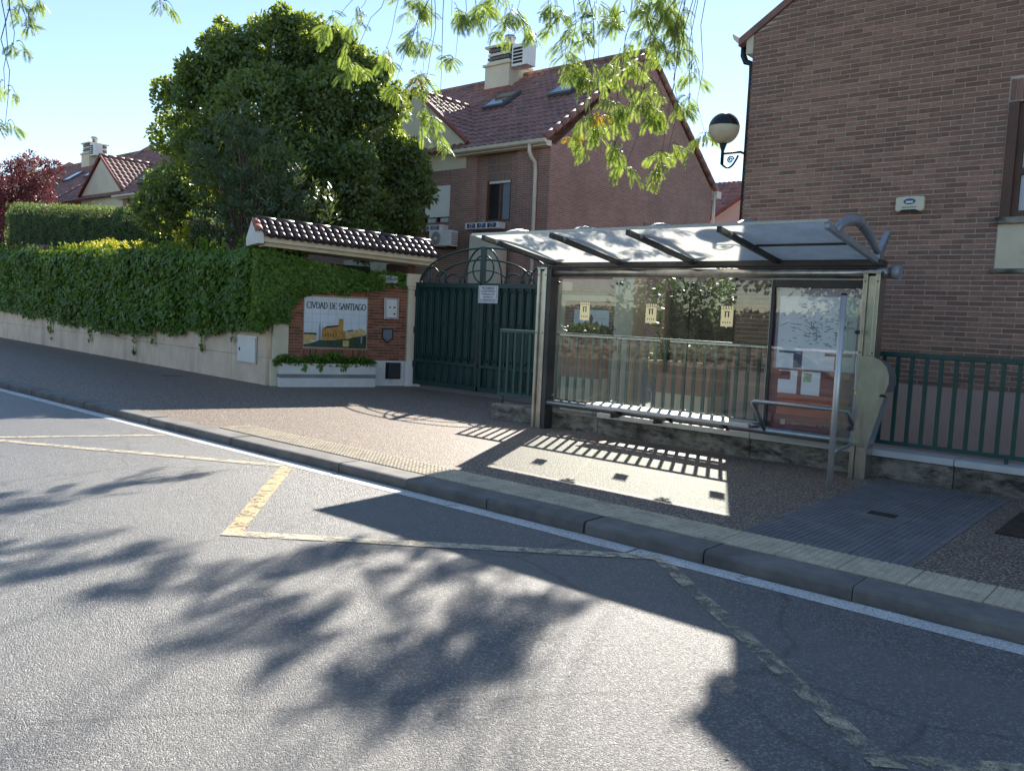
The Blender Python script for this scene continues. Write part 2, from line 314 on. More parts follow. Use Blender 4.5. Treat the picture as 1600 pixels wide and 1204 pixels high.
# ------------------------------------------------------------------ mesh helpers
class MB:
    def __init__(s): s.v = []; s.f = []; s.smooth = []
    def add(s, vs_, fs, smooth=False):
        o = len(s.v); s.v += [tuple(p) for p in vs_]
        for f in fs: s.f.append(tuple(i+o for i in f)); s.smooth.append(smooth)
        return s
    def box(s, x0, x1, y0, y1, z0, z1):
        return s.add([(x0,y0,z0),(x1,y0,z0),(x1,y1,z0),(x0,y1,z0),(x0,y0,z1),(x1,y0,z1),(x1,y1,z1),(x0,y1,z1)],
                     [(0,3,2,1),(4,5,6,7),(0,1,5,4),(1,2,6,5),(2,3,7,6),(3,0,4,7)])
    def obox(s, c, a, b_, d):
        c, a, b_, d = Vector(c), Vector(a), Vector(b_), Vector(d)
        P = [c-a-b_-d, c+a-b_-d, c+a+b_-d, c-a+b_-d, c-a-b_+d, c+a-b_+d, c+a+b_+d, c-a+b_+d]
        F = [(0,3,2,1),(4,5,6,7),(0,1,5,4),(1,2,6,5),(2,3,7,6),(3,0,4,7)]
        if a.cross(b_).dot(d) < 0: F = [tuple(reversed(f)) for f in F]
        return s.add(P, F)
    def prism(s, pts, o, u, v, w):      # polygon pts in (u,v) at o, extruded by vector w
        o, u, v, w = Vector(o), Vector(u), Vector(v), Vector(w)
        A = [o+u*p[0]+v*p[1] for p in pts]; B = [p+w for p in A]; k = len(pts)
        area = sum(pts[i][0]*pts[(i+1)%k][1]-pts[(i+1)%k][0]*pts[i][1] for i in range(k))
        F = [tuple(reversed(range(k))), tuple(range(k, 2*k))]+[(i, (i+1)%k, k+(i+1)%k, k+i) for i in range(k)]
        if (area > 0) != (u.cross(v).dot(w) > 0): F = [tuple(reversed(f)) for f in F]
        return s.add(A+B, F)
    def tube(s, path, r, seg=10, caps=True, smooth=True):
        path = [Vector(p) for p in path]; k = len(path)
        rr = r if isinstance(r, (list, tuple)) else [r]*k
        o = len(s.v); t0 = (path[1]-path[0]).normalized()
        ref = Vector((0,0,1)) if abs(t0.z) < 0.9 else Vector((1,0,0))
        nrm = t0.cross(ref).normalized()
        for i, p in enumerate(path):
            t = (path[min(i+1,k-1)]-path[max(i-1,0)]).normalized()
            nrm = (nrm-t*nrm.dot(t)).normalized(); bn = t.cross(nrm)
            for j in range(seg):
                a = 2*math.pi*j/seg
                s.v.append(tuple(p+(nrm*math.cos(a)+bn*math.sin(a))*rr[i]))
        for i in range(k-1):
            for j in range(seg):
                j2 = (j+1) % seg
                s.f.append((o+i*seg+j, o+i*seg+j2, o+(i+1)*seg+j2, o+(i+1)*seg+j)); s.smooth.append(smooth)
        if caps:
            s.f.append(tuple(o+j for j in reversed(range(seg)))); s.smooth.append(False)
            s.f.append(tuple(o+(k-1)*seg+j for j in range(seg))); s.smooth.append(False)
        return s
    def sphere(s, c, r, seg=24, rings=14, z0=-1.0, z1=1.0):
        o = len(s.v); a0, a1 = math.asin(z0), math.asin(z1)
        for i in range(rings+1):
            a = a0+(a1-a0)*i/rings
            for j in range(seg):
                p = 2*math.pi*j/seg
                s.v.append((c[0]+r*math.cos(a)*math.cos(p), c[1]+r*math.cos(a)*math.sin(p), c[2]+r*math.sin(a)))
        for i in range(rings):
            for j in range(seg):
                j2 = (j+1) % seg
                s.f.append((o+i*seg+j, o+i*seg+j2, o+(i+1)*seg+j2, o+(i+1)*seg+j)); s.smooth.append(True)
        return s
    def mesh(s, name):
        me = bpy.data.meshes.new(name); me.from_pydata(s.v, [], s.f)
        me.polygons.foreach_set('use_smooth', s.smooth); me.update()
        return me
    def build(s, name, mat, parent=None, bevel=0.0):
        return link(name, s.mesh(name), mat, parent, bevel)
def link(name, me, mat, parent=None, bevel=0.0):
    o = bpy.data.objects.new(name, me)
    if mat and len(me.materials) == 0: me.materials.append(MATS[mat])
    C.objects.link(o)
    if parent is not None: attach(o, parent)
    if bevel:
        md = o.modifiers.new('bevel', 'BEVEL'); md.width = bevel; md.segments = 2; md.limit_method = 'ANGLE'
    return o
def root_loc(p):
    l = Vector((0,0,0))
    while p is not None: l += p.location; p = p.parent
    return l
def attach(o, parent):
    o.parent = parent
    if parent.type == 'EMPTY': o.matrix_parent_inverse = Matrix.Translation(-parent.location)
def tag(o, label=None, cat=None, group=None, kind=None):
    if label: o['label'] = label
    if cat: o['category'] = cat
    if group: o['group'] = group
    if kind: o['kind'] = kind
    return o
def thing(name, label, cat, loc=(0,0,0), group=None):
    o = bpy.data.objects.new(name, None); C.objects.link(o); o.location = loc; o.empty_display_size = 0.2
    return tag(o, label, cat, group)
def bx(name, mat, parent, x0, x1, y0, y1, z0, z1, bevel=0.0):
    return MB().box(x0, x1, y0, y1, z0, z1).build(name, mat, parent, bevel)
def piece(name, me, loc, parent, rot=None):        # a shared-mesh piece placed at a world location under parent
    o = bpy.data.objects.new(name, me); C.objects.link(o)
    o.location = loc
    if rot is not None: o.rotation_euler = rot
    if parent is not None: attach(o, parent)
    return o
def copy_tree(o, delta, label=None, group=None, parent=None, skip=()):
    c = o.copy(); C.objects.link(c)
    if parent is None:
        c.location = o.location+Vector(delta)
        if label: c['label'] = label
        if group: c['group'] = group
    else:
        c.parent = parent; c.matrix_parent_inverse = o.matrix_parent_inverse.copy()
    for ch in list(o.children):
        if ch.name.split('.')[0] in skip: continue
        copy_tree(ch, delta, parent=c)
    return c
def text_obj(name, body, size, origin, u, v, mat, parent, depth=0.002, align='CENTER'):
    cu = bpy.data.curves.new(name, 'FONT'); cu.body = body; cu.size = size; cu.align_x = align; cu.align_y = 'CENTER'; cu.extrude = depth/2; cu.resolution_u = 2
    t = bpy.data.objects.new(name, cu); C.objects.link(t)
    dg = bpy.context.evaluated_depsgraph_get(); dg.update()
    me = bpy.data.meshes.new_from_object(t.evaluated_get(dg))
    bpy.data.objects.remove(t); bpy.data.curves.remove(cu)
    u, v = Vector(u).normalized(), Vector(v).normalized(); w = u.cross(v); o = Vector(origin)
    M = Matrix(((u.x,v.x,w.x,o.x),(u.y,v.y,w.y,o.y),(u.z,v.z,w.z,o.z),(0,0,0,1)))
    me.transform(M); me.materials.clear()
    return link(name, me, mat, parent)

LEAF4 = np.array([(0,0),(0.45,0.5),(1,0),(0.45,-0.5)])
LEAF6 = np.array([(0,0),(0.22,0.42),(0.62,0.40),(1,0),(0.62,-0.40),(0.22,-0.42)])
IVY = np.array([(0,0),(-0.05,0.45),(0.40,0.34),(1,0),(0.40,-0.34),(-0.05,-0.45)])
def unit(a): return a/np.maximum(np.linalg.norm(a, axis=1, keepdims=True), 1e-9)
def leaf_mesh(name, P, D, Nn, L, W, shape=LEAF4, fold=0.12):
    P, D, Nn = np.asarray(P, float), unit(np.asarray(D, float)), np.asarray(Nn, float)
    S = unit(np.cross(Nn, D)); Nn = unit(np.cross(D, S))
    n, k = len(P), len(shape)
    L = np.broadcast_to(L, (n,)); W = np.broadcast_to(W, (n,))
    V = (P[:, None, :] + D[:, None, :]*(shape[None, :, 0:1]*L[:, None, None]) + S[:, None, :]*(shape[None, :, 1:2]*W[:, None, None])
         + Nn[:, None, :]*(np.abs(shape[None, :, 1:2])*fold*W[:, None, None]))
    me = bpy.data.meshes.new(name)
    me.vertices.add(n*k); me.vertices.foreach_set('co', V.reshape(-1).astype(np.float32))
    me.loops.add(n*k); me.loops.foreach_set('vertex_index', np.arange(n*k, dtype=np.int32))
    me.polygons.add(n); me.polygons.foreach_set('loop_start', np.arange(0, n*k, k, dtype=np.int32))
    me.update(calc_edges=True)
    return me
def rand_dirs(n):
    return unit(rng.normal(size=(n, 3)))
def clump_points(clumps, density, shell=0.45):
    P, O = [], []
    for (x, y, z, r) in clumps:
        n = int(density*r**2)
        d = rand_dirs(n); rad = r*(1-shell*rng.random(n)**1.6)
        wob = np.array([0.82+0.36*mnoise.noise(Vector((float(a)*1.9+x*3.1, float(b_)*1.9+y*2.7, float(c_)*1.9+z))) for a, b_, c_ in d])
        P.append(np.array((x, y, z))+d*(rad*wob)[:, None]*np.array((1, 1, 0.9))); O.append(d)
    return np.concatenate(P), np.concatenate(O)
def limb(mb, a, b, r0_, r1_, sag=0.0, k=7, wob=0.08, seg=8):
    a, b = Vector(a), Vector(b); pts = []; rs = []
    ln = (b-a).length
    for i in range(k):
        t = i/(k-1); p = a.lerp(b, t); p.z += sag*4*t*(1-t)
        if 0 < i < k-1: p += Vector((random.uniform(-1,1), random.uniform(-1,1), random.uniform(-1,1)))*wob*ln*0.3
        pts.append(p); rs.append(r0_+(r1_-r0_)*t)
    mb.tube(pts, rs, seg)
    return pts

PZ = 0.095
# ================================================================== SETTING
tag(MB().add([(-400,-400,-0.02),(400,-400,-0.02),(400,400,-0.02),(-400,400,-0.02)], [(0,1,2,3)]).build('ground', 'lawn_earth'), kind='structure')
tag(MB().add([(-120,-4.0,0),(60,-4.0,0),(60,5.30,0),(-120,5.30,0)], [(0,1,2,3)]).build('road', 'asphalt'), kind='structure')
pav = tag(MB().box(-120, 60, 5.41, 11.9, -0.2, PZ-0.006).build('pavement', 'pavement_aggregate'), kind='structure')
tag(MB().box(-120, 60, -9.0, -4.0, -0.2, PZ).build('opposite_pavement', 'courtyard_paving'), kind='structure')
tag(MB().box(-120, 60, 11.92, 60, -0.2, PZ-0.03).build('courtyard', 'courtyard_paving'), kind='structure')
# raised garden behind the ivy wall
gb = MB().prism([(-14.4,9.55),(-13.35,12.2),(-13.0,14.5),(-25,17.4),(-90,17.4),(-90,15.2),(-34,11.0)], (0,0,0), (1,0,0), (0,1,0), (0,0,1.3))
tag(gb.build('garden_terrace', 'lawn_earth'), kind='structure')

# kerb: one stone after the other
kerb = thing('kerb', None, None, (-8, 5.2, 0)); tag(kerb, kind='structure')
def kerb_mesh(L):
    g = 0.006; prof = [(5.13,-0.15),(5.40,-0.15),(5.40,PZ),(5.165,PZ),(5.145,PZ-0.008),(5.133,PZ-0.025)]
    return MB().prism(prof, (g,0,0), (0,1,0), (0,0,1), (L-2*g,0,0)).mesh('kerbstone')
km = kerb_mesh(1.0); km.materials.append(MATS['kerb_concrete'])
for i in range(46):
    x = -43.6+i
    piece('kerbstone', km, (x, random.uniform(-0.004,0.004), random.uniform(-0.004,0.002)), kerb, (0,0,random.uniform(-0.002,0.002)))
bx('kerb_run', 'kerb_concrete', kerb, -120, -43.61, 5.14, 5.41, -0.15, PZ)

# cream tactile paving along the kerb, tile by tile
tact = thing('tactile_strip', None, None, (-4, 5.6, PZ)); tag(tact, kind='structure')
TS = 0.42
tm = MB().box(0.003, TS-0.003, 0.003, TS-0.003, -0.04, 0.0)
nb = 8; st = TS/nb
for a in range(nb):
    for b_ in range(nb):
        cx, cy = (a+0.5)*st, (b_+0.5)*st; w0, w1, h = st*0.40, st*0.30, 0.006
        tm.add([(cx-w0,cy-w0,0),(cx+w0,cy-w0,0),(cx+w0,cy+w0,0),(cx-w0,cy+w0,0),(cx-w1,cy-w1,h),(cx+w1,cy-w1,h),(cx+w1,cy+w1,h),(cx-w1,cy+w1,h)],
               [(4,5,6,7),(0,1,5,4),(1,2,6,5),(2,3,7,6),(3,0,4,7)])
tme = tm.mesh('tactile_tile'); tme.materials.append(MATS['tactile_cream'])
nt = int((9.35+3.0)/TS)
for i in range(nt):
    piece('tile', tme, (-9.35+i*TS, 5.415, PZ+0.002+random.uniform(-0.0015,0.0015)), tact)
# dark ribbed guide strip across the pavement
guide = thing('guide_strip', None, None, (-2.1, 7.3, PZ)); tag(guide, kind='structure')
gm_ = MB().box(0.002, 0.398, 0.002, 0.398, -0.04, 0.0)
for a in range(9):
    cx = (a+0.5)*0.4/9; w0, w1, h = 0.0165, 0.011, 0.007
    gm_.add([(cx-w0,0.002,0),(cx+w0,0.002,0),(cx+w0,0.398,0),(cx-w0,0.398,0),(cx-w1,0.008,h),(cx+w1,0.008,h),(cx+w1,0.392,h),(cx-w1,0.392,h)],
            [(4,5,6,7),(0,1,5,4),(1,2,6,5),(2,3,7,6),(3,0,4,7)])
gme = gm_.mesh('guide_tile'); gme.materials.append(MATS['tactile_grey'])
for i in range(3):
    for j in range(8):
        if i == 1 and j == 3: continue
        piece('tile', gme, (-2.66+i*0.4, 5.84+j*0.4, PZ+0.001+random.uniform(-0.001,0.001)), guide)
# the tile with the inspection cover
bx('tile', 'tactile_grey', guide, -2.258, -1.862, 7.042, 7.438, PZ-0.04, PZ+0.003)
cov = MB().box(-2.20, -1.98, 7.30, 7.42, PZ-0.01, PZ+0.010).build('inspection_cover', 'cast_iron')
tag(cov, 'small dark rectangular cover set in the ribbed grey paving strip', 'drain cover')
tag(MB().box(-17.6, -16.4, 8.25, 8.75, PZ-0.04, PZ+0.004).build('manhole_cover', 'kerb_concrete'), 'pale rectangular cover in the shaded pavement below the ivy wall', 'manhole cover')

# painted road markings
def stripe(mb, a, b, w, z):
    a, b = Vector((a[0],a[1],0)), Vector((b[0],b[1],0)); d = (b-a).normalized(); s = Vector((-d.y,d.x,0))*w/2
    k = max(2, int((b-a).length/0.25)); P = []
    for i in range(k+1):
        p = a.lerp(b, i/k); j = 1+random.uniform(-0.08, 0.08)
        P += [(p.x+s.x*j, p.y+s.y*j, z), (p.x-s.x*j, p.y-s.y*j, z)]
    mb.add(P, [(2*i, 2*i+1, 2*i+3, 2*i+2) for i in range(k)])
wm = MB()
for x0, x1 in ((-60,-6.55),(-6.52,-3.1),(-3.08,12)):
    stripe(wm, (x0, 5.02), (x1, 5.02), 0.165, 0.003)
tag(wm.build('edge_line', 'white_paint'), kind='structure')
ym = MB(); fm = MB(); vm = MB(); yz = 0.0055
for mb_, a, b, w in ((fm,(-10.6,2.95),(-9.66,4.87),0.10), (fm,(-10.55,3.05),(-7.2,4.88),0.12), (ym,(-7.14,4.90),(-5.20,3.12),0.135), (fm,(-5.28,3.10),(-2.86,5.02),0.12), (vm,(-2.86,5.0),(-0.86,3.26),0.10), (vm,(-0.90,3.24),(1.4,5.0),0.11)):
    stripe(mb_, a, b, w, yz); yz += 0.0004
for mb_, m_ in ((ym,'yellow_paint'),(fm,'faded_paint'),(vm,'worn_paint')): tag(mb_.build('zigzag_line', m_), kind='structure')
# tree pit
pit = MB().box(-1.27, -0.35, 7.45, 8.55, PZ-0.02, PZ+0.004)
tag(pit.build('tree_pit', 'soil'), kind='structure')

# ================================================================== IVY WALL (left)
W0 = Vector((-14.1, 9.1, 0)); W1 = Vector((-32.0, 10.45, 0)); wd = (W1-W0).normalized(); wn_ = Vector((wd.y, -wd.x, 0))
if wn_.y > 0: wn_ = -wn_
def wp(s, off, z): p = W0+wd*s+wn_*off; return Vector((p.x, p.y, z))
wall = thing('retaining_wall', 'long pale rendered retaining wall below the ivy, stained along its foot', 'wall', (-20, 9.5, PZ))
edges = [-0.05, 1.36] + [1.36+4.1*i for i in range(1, 14)]
for i in range(len(edges)-1):
    a, b = edges[i]+0.006, edges[i+1]-0.006
    mid = wp((a+b)/2, -0.15, 0)
    for z0, z1 in ((PZ-0.3, 0.615), (0.622, 2.1)):
        MB().obox((mid.x, mid.y, (z0+z1)/2), wd*((b-a)/2), wn_*0.15, (0,0,(z1-z0)/2)).build('panel', 'wall_render', wall)
mid = wp(25, -0.17, 0)
MB().obox((mid.x, mid.y, 1.1), wd*25, wn_*0.14, (0,0,0.95)).build('backing', 'old_concrete', wall)
# metal meter box in the wall
box = thing('meter_box', 'pale blue-white metal meter cupboard set in the rendered wall', 'meter box', wp(0.68, 0, 0.48))
mid = wp(0.68, 0.004, 0.74)
MB().obox(mid, wd*0.40, wn_*0.02, (0,0,0.275)).build('frame', 'cool_steel', box)
MB().obox(wp(0.68, 0.026, 0.74), wd*0.36, wn_*0.012, (0,0,0.245)).build('door', 'white_metal', box, 0.004)
MB().obox(wp(0.94, 0.042, 0.74), wd*0.012, wn_*0.012, (0,0,0.03)).build('latch', 'dark_steel', box)

# ivy hedge over that wall
ivy = thing('ivy_hedge', 'dense dark green ivy hanging over the long rendered wall', 'ivy', wp(8, 0, PZ))
def ivy_top(s): return 2.70+0.020*s+0.06*mnoise.noise(Vector((s*0.35, 6.3, 0)))+0.13*mnoise.noise(Vector((s*0.8, 1.3, 0)))+0.08*mnoise.noise(Vector((s*3.1, 4.3, 0)))
def ivy_bot(s):
    base = 1.12-0.05*min(max(s,0),7)+max(0, s-7)*0.022
    return base+0.14*mnoise.noise(Vector((s*0.9, 7.7, 0)))+0.10*mnoise.noise(Vector((s*3.3, 2.2, 0)))
def ivy_off(s, z): return 0.20+0.10*mnoise.noise(Vector((s*1.1, z*1.3, 5.0)))+0.05*mnoise.noise(Vector((s*3.7, z*3.9, 9.0)))
P, D, NN = [], [], []
n_iv = 30000
SS = rng.random(n_iv)**1.35*21.5-0.35
for s in SS:
    s = float(s); zt, zb = ivy_top(s), ivy_bot(s)
    t = random.random()
    if t < 0.80:
        z = zb+(zt-zb)*random.random()
        off = ivy_off(s, z)*(0.5+0.5*min(1, (z-zb)/0.35)); top_r = max(0, 1-(zt-z)/0.25); off -= 0.16*top_r*top_r
        off += random.uniform(-0.05, 0.04)
        nrm = wn_+Vector((0,0,0.30+top_r))+Vector((random.gauss(0,.38), random.gauss(0,.38), random.gauss(0,.38)))
    else:
        off = -random.random()*0.85+0.12; z = zt+random.uniform(-0.05,0.07)
        nrm = Vector((0,0,1))+wn_*0.3+Vector((random.gauss(0,.4), random.gauss(0,.4), random.gauss(0,.3)))
    p = wp(s, off, z); P.append(p); NN.append(nrm)
    D.append(Vector((random.gauss(0,.5), random.gauss(0,.5), -0.75))+wn_*0.25)
# dangling strands
for s0, l_ in ((2.6,.35),(5.2,.3),(6.4,.5),(9.5,.45),(12.8,.6),(13.1,.45),(1.2,.2)):
    for k in range(int(l_*45)):
        z = ivy_bot(s0)-random.random()*l_; P.append(wp(s0+random.gauss(0,.035), 0.04+random.random()*0.04, z)); NN.append(wn_+Vector((random.gauss(0,.4),0,random.gauss(0,.4)))); D.append(Vector((random.gauss(0,.5),0,-1)))
for k in range(160):    # stray shoots reaching up and out of the ivy
    s = random.random()**1.2*19; up_ = random.random() < 0.5; o0 = ivy_off(s, 2.0)
    a0 = wp(s, 0.0 if up_ else o0, ivy_top(s) if up_ else random.uniform(ivy_bot(s), ivy_top(s))); d0 = Vector((random.gauss(0,.4), random.gauss(0,.2), 1.0)) if up_ else wn_*0.7+Vector((random.gauss(0,.5),0,random.uniform(-.6,.3)))
    for q in range(random.randint(5,10)):
        P.append(a0+d0*0.03*q); D.append(d0+Vector((random.gauss(0,.8),random.gauss(0,.8),random.gauss(0,.8)))); NN.append(Vector((random.gauss(0,1),random.gauss(0,1),.6)))
sz = rng.uniform(0.04, 0.12, len(P))
tag(link('foliage', leaf_mesh('ivy_foliage', P, D, NN, sz, sz*1.05, IVY), 'ivy_leaf', ivy), kind='stuff')
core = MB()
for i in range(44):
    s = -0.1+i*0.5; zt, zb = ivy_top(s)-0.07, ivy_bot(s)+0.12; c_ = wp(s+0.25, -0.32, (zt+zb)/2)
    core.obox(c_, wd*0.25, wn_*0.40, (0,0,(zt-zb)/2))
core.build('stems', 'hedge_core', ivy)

# sunlit golden privet on the ivy top, and its upright shoots
yl = thing('golden_shrub', 'low golden yellow shrub catching the sun on top of the ivy', 'shrub', wp(8.0, -0.6, 2.6))
cl = []
for i in range(15):
    s = 6.2+i*0.56; p = wp(s, -0.62+random.uniform(-.1,.1), 2.74+0.016*(s-6)+0.14*math.sin(math.pi*i/14)); cl.append((p.x, p.y, p.z, 0.32+0.10*math.sin(math.pi*i/14)))
Pc, Dc = clump_points(cl, 2600)
tag(link('foliage', leaf_mesh('golden_foliage', Pc, Dc+rand_dirs(len(Pc))*0.6+np.array((0,0,.3)), rand_dirs(len(Pc))+np.array((0,0,.8)), rng.uniform(.05,.08,len(Pc)), .04), 'yellow_leaf', yl), kind='stuff')
sb = MB()
for c_ in cl[::2]: limb(sb, (c_[0],c_[1],2.0), c_[:3], 0.02, 0.008)
sb.build('stems', 'twig_dark', yl)
y2 = thing('privet_shoots', 'pair of upright yellow-green leafy shoots rising above the ivy', 'shrub', wp(5.4, -0.75, 2.6))
sb = MB(); P, D = [], []
for (s, h, lean) in ((5.75,.62,.10),(5.35,.85,-.05),(5.15,.70,.12),(5.55,.40,0),(5.95,.35,.1),(6.2,.3,.05)):
    a = wp(s, -0.75, 2.55); b_ = wp(s+lean, -0.75, 2.70+h); pts = limb(sb, a, b_, 0.012, 0.004, wob=0.05, seg=5)
    for k in range(int(150*h)+20):
        t = 0.15+0.85*random.random(); p = a.lerp(b_, t); d = Vector((random.gauss(0,1), random.gauss(0,1), 0.5)).normalized()
        P.append(p+d*0.05*random.random()); D.append(d)
sb.build('stems', 'twig_dark', y2)
tag(link('foliage', leaf_mesh('privet_foliage', P, D, rand_dirs(len(P))+np.array((0,0,.7)), rng.uniform(.07,.12,len(P)), .055), 'yellow_leaf', y2), kind='stuff')

# clipped grey-green hedge behind
hd = thing('clipped_hedge', 'long flat-topped grey-green clipped hedge behind the ivy wall', 'hedge', (-29, 13.7, 1.3))
H0, H1 = Vector((-21.9, 12.8, 0)), Vector((-37.6, 12.6, 0)); hdv = (H1-H0).normalized(); hn = Vector((hdv.y,-hdv.x,0)); hn = hn if hn.y < 0 else -hn
HL = (H1-H0).length
P, D, NN = [], [], []
for i in range(26000):
    s = random.random()*HL; zt = 4.05+0.067*s+0.09*mnoise.noise(Vector((s*0.9,3,0))); endr = min(1, min(s+0.1, HL-s+0.1)/0.9)**0.5
    if random.random() < 0.62:
        z = 2.3+(zt-2.3)*random.random()**0.8; tr = max(0,1-(zt-z)/0.5)
        under = 1.0 if z > 3.2+0.15*mnoise.noise(Vector((s,8,0))) else 0.55
        off = (0.55+0.10*mnoise.noise(Vector((s*1.7,z*1.7,1)))-0.28*tr*tr)*under*endr; nr = hn+Vector((0,0,.4))
        d = Vector((random.gauss(0,.5),random.gauss(0,.5),0.5))+hn*0.5
    else:
        off = random.uniform(-0.5,0.42)*endr; z = zt-(1-endr)*0.8-0.05+0.18*random.random()**2; nr = Vector((random.gauss(0,.6),random.gauss(0,.6),.5)); d = Vector((random.gauss(0,.3),random.gauss(0,.3),1))
    p = H0+hdv*s+hn*off; P.append((p.x,p.y,z)); NN.append(nr+Vector((random.gauss(0,.4),random.gauss(0,.4),random.gauss(0,.4)))); D.append(d)
for k in range(70):     # unclipped shoots on top
    s = random.random()*HL; off = random.uniform(-.4,.4); h = random.uniform(.12,.34); p0 = H0+hdv*s+hn*off; zt = 4.03+0.067*s
    for q in range(12):
        t = q/12; P.append((p0.x+random.gauss(0,.012),p0.y+random.gauss(0,.012),zt+h*t)); D.append((random.gauss(0,.6),random.gauss(0,.6),.8)); NN.append((random.gauss(0,1),random.gauss(0,1),.3))
tag(link('foliage', leaf_mesh('hedge_foliage', P, D, NN, rng.uniform(.07,.13,len(P)), rng.uniform(.022,.034,len(P))), 'hedge_leaf', hd), kind='stuff')
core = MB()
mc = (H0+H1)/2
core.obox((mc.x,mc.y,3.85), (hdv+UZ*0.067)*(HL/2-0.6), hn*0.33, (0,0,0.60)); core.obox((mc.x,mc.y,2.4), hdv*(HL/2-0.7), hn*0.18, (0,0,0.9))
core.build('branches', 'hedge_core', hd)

# ================================================================== TREES
def crown_leaves(clumps, dens, ll, lw, up=0.35, shape=LEAF4, shell=0.5, droop=0.0, rnd=0.7):
    P, O = clump_points(clumps, dens, shell)
    D = O*0.7+rand_dirs(len(P))*rnd+np.array((0,0,-droop)); Nn = O*0.6+np.array((0,0,up))+rand_dirs(len(P))*0.55
    return P, D, Nn, rng.uniform(ll*0.7, ll*1.25, len(P)), rng.uniform(lw*0.75, lw*1.2, len(P))
BT = [(-19.89,12.77,8.41,1.02),(-19.53,13.73,8.26,1.04),(-20.26,11.70,7.54,0.99),(-18.25,14.05,7.23,1.18),(-21.29,11.39,6.71,1.02),(-22.03,11.35,6.03,0.78),(-19.09,11.92,6.39,1.45),(-18.92,13.36,6.18,1.69),(-18.04,14.79,6.27,1.21),(-17.43,15.24,5.62,0.90),(-17.07,15.48,5.03,0.66),(-17.54,15.01,4.40,0.90),(-17.85,13.43,4.46,1.49),(-18.56,12.18,4.65,1.45),(-20.63,11.78,5.06,1.35),(-21.92,11.30,4.74,0.83),(-17.27,13.83,3.58,0.74),(-17.05,15.39,4.08,0.52),(-21.63,10.81,3.98,0.76)]
BT += [(-19.15,13.44,8.70,0.81),(-18.59,13.86,8.23,0.85),(-20.66,12.11,8.36,0.76),(-18.22,14.54,7.93,0.77),(-21.1,11.64,7.49,0.76),(-19.68,13.01,8.93,0.60),(-17.86,15.04,7.24,0.78)]
extra = []
for (x,y,z,r) in BT:
    for k in range(5):
        d = Vector(rand_dirs(1)[0]); extra.append((x+d.x*r*0.75, y+d.y*r*0.75, z+d.z*r*0.7, r*random.uniform(0.35,0.5)))
bt = thing('broadleaf_tree', 'large dark green broadleaf tree rising behind the tiled canopy', 'tree', (-18.9,13.0,1.3))
a_ = crown_leaves(BT, 1900, 0.125, 0.08, shape=LEAF6, shell=0.4); b2 = crown_leaves(extra, 2600, 0.125, 0.08, shape=LEAF6)
tag(link('crown', leaf_mesh('broadleaf_crown', *[np.concatenate((p, q)) for p, q in zip(a_, b2)], shape=LEAF6), 'tree_leaf', bt), kind='stuff')
tb = MB(); fork = Vector((-18.8,12.9,3.0)); limb(tb, (-18.9,13.0,1.2), fork, 0.26, 0.19, wob=0.03, seg=10)
for c_ in BT: limb(tb, fork+Vector((0,0,random.uniform(-.3,.3))), c_[:3], 0.11, 0.02, wob=0.12)
tb.build('trunk', 'bark', bt)

SH = [(-16.55,9.75,4.82,0.81),(-16.78,9.95,3.93,0.83),(-15.96,10.1,4.52,0.81),(-15.64,10.3,3.73,0.88),(-17.45,9.9,3.33,0.55),(-16.23,9.95,3.32,0.73),(-15.25,10.52,4.02,0.57),(-17.32,9.95,4.68,0.69),(-14.91,10.77,3.64,0.54),(-16.65,10.14,5.42,0.55)]
sh = thing('oleander_shrub', 'tall grey-green shrub with bare forking stems in front of the broadleaf tree', 'shrub', (-16.0,10.2,1.3))
tips = []
for (x,y,z,r) in SH:
    for k in range(int(46*r*r)+16):
        d = rand_dirs(1)[0]; rr = r*random.uniform(0.55,1.05); tips.append((x+d[0]*rr, y+d[1]*rr, z+d[2]*rr*0.9, d))
P, D, NN = [], [], []
for (x,y,z,d) in tips:       # rosettes of long leaves at the shoot tips
    ax = Vector((d[0],d[1],abs(d[2])+0.8)).normalized()
    for k in range(13):
        a = random.random()*6.28; e = Vector((math.cos(a), math.sin(a), random.uniform(-0.2,0.9)))+ax*0.5
        P.append((x+random.gauss(0,.03),y+random.gauss(0,.03),z+random.gauss(0,.05))); D.append(e); NN.append(ax+Vector((random.gauss(0,.3),random.gauss(0,.3),random.gauss(0,.3))))
tag(link('crown', leaf_mesh('oleander_crown', P, D, NN, rng.uniform(.13,.21,len(P)), rng.uniform(.032,.046,len(P))), 'grey_leaf', sh), kind='stuff')
tb = MB(); base = Vector((-15.95,10.25,1.2))
for (x,y,z,r) in SH:
    f = base.lerp(Vector((x,y,z)), 0.45)+Vector((random.gauss(0,.15),random.gauss(0,.1),-.2)); limb(tb, base+Vector((random.gauss(0,.1),random.gauss(0,.1),0)), f, 0.055, 0.035)
    for k in range(5):
        d = rand_dirs(1)[0]; limb(tb, f, (x+d[0]*r*.7,y+d[1]*r*.7,z+abs(d[2])*r*.6), 0.026, 0.007, seg=6)
tb.build('trunk', 'bark', sh)

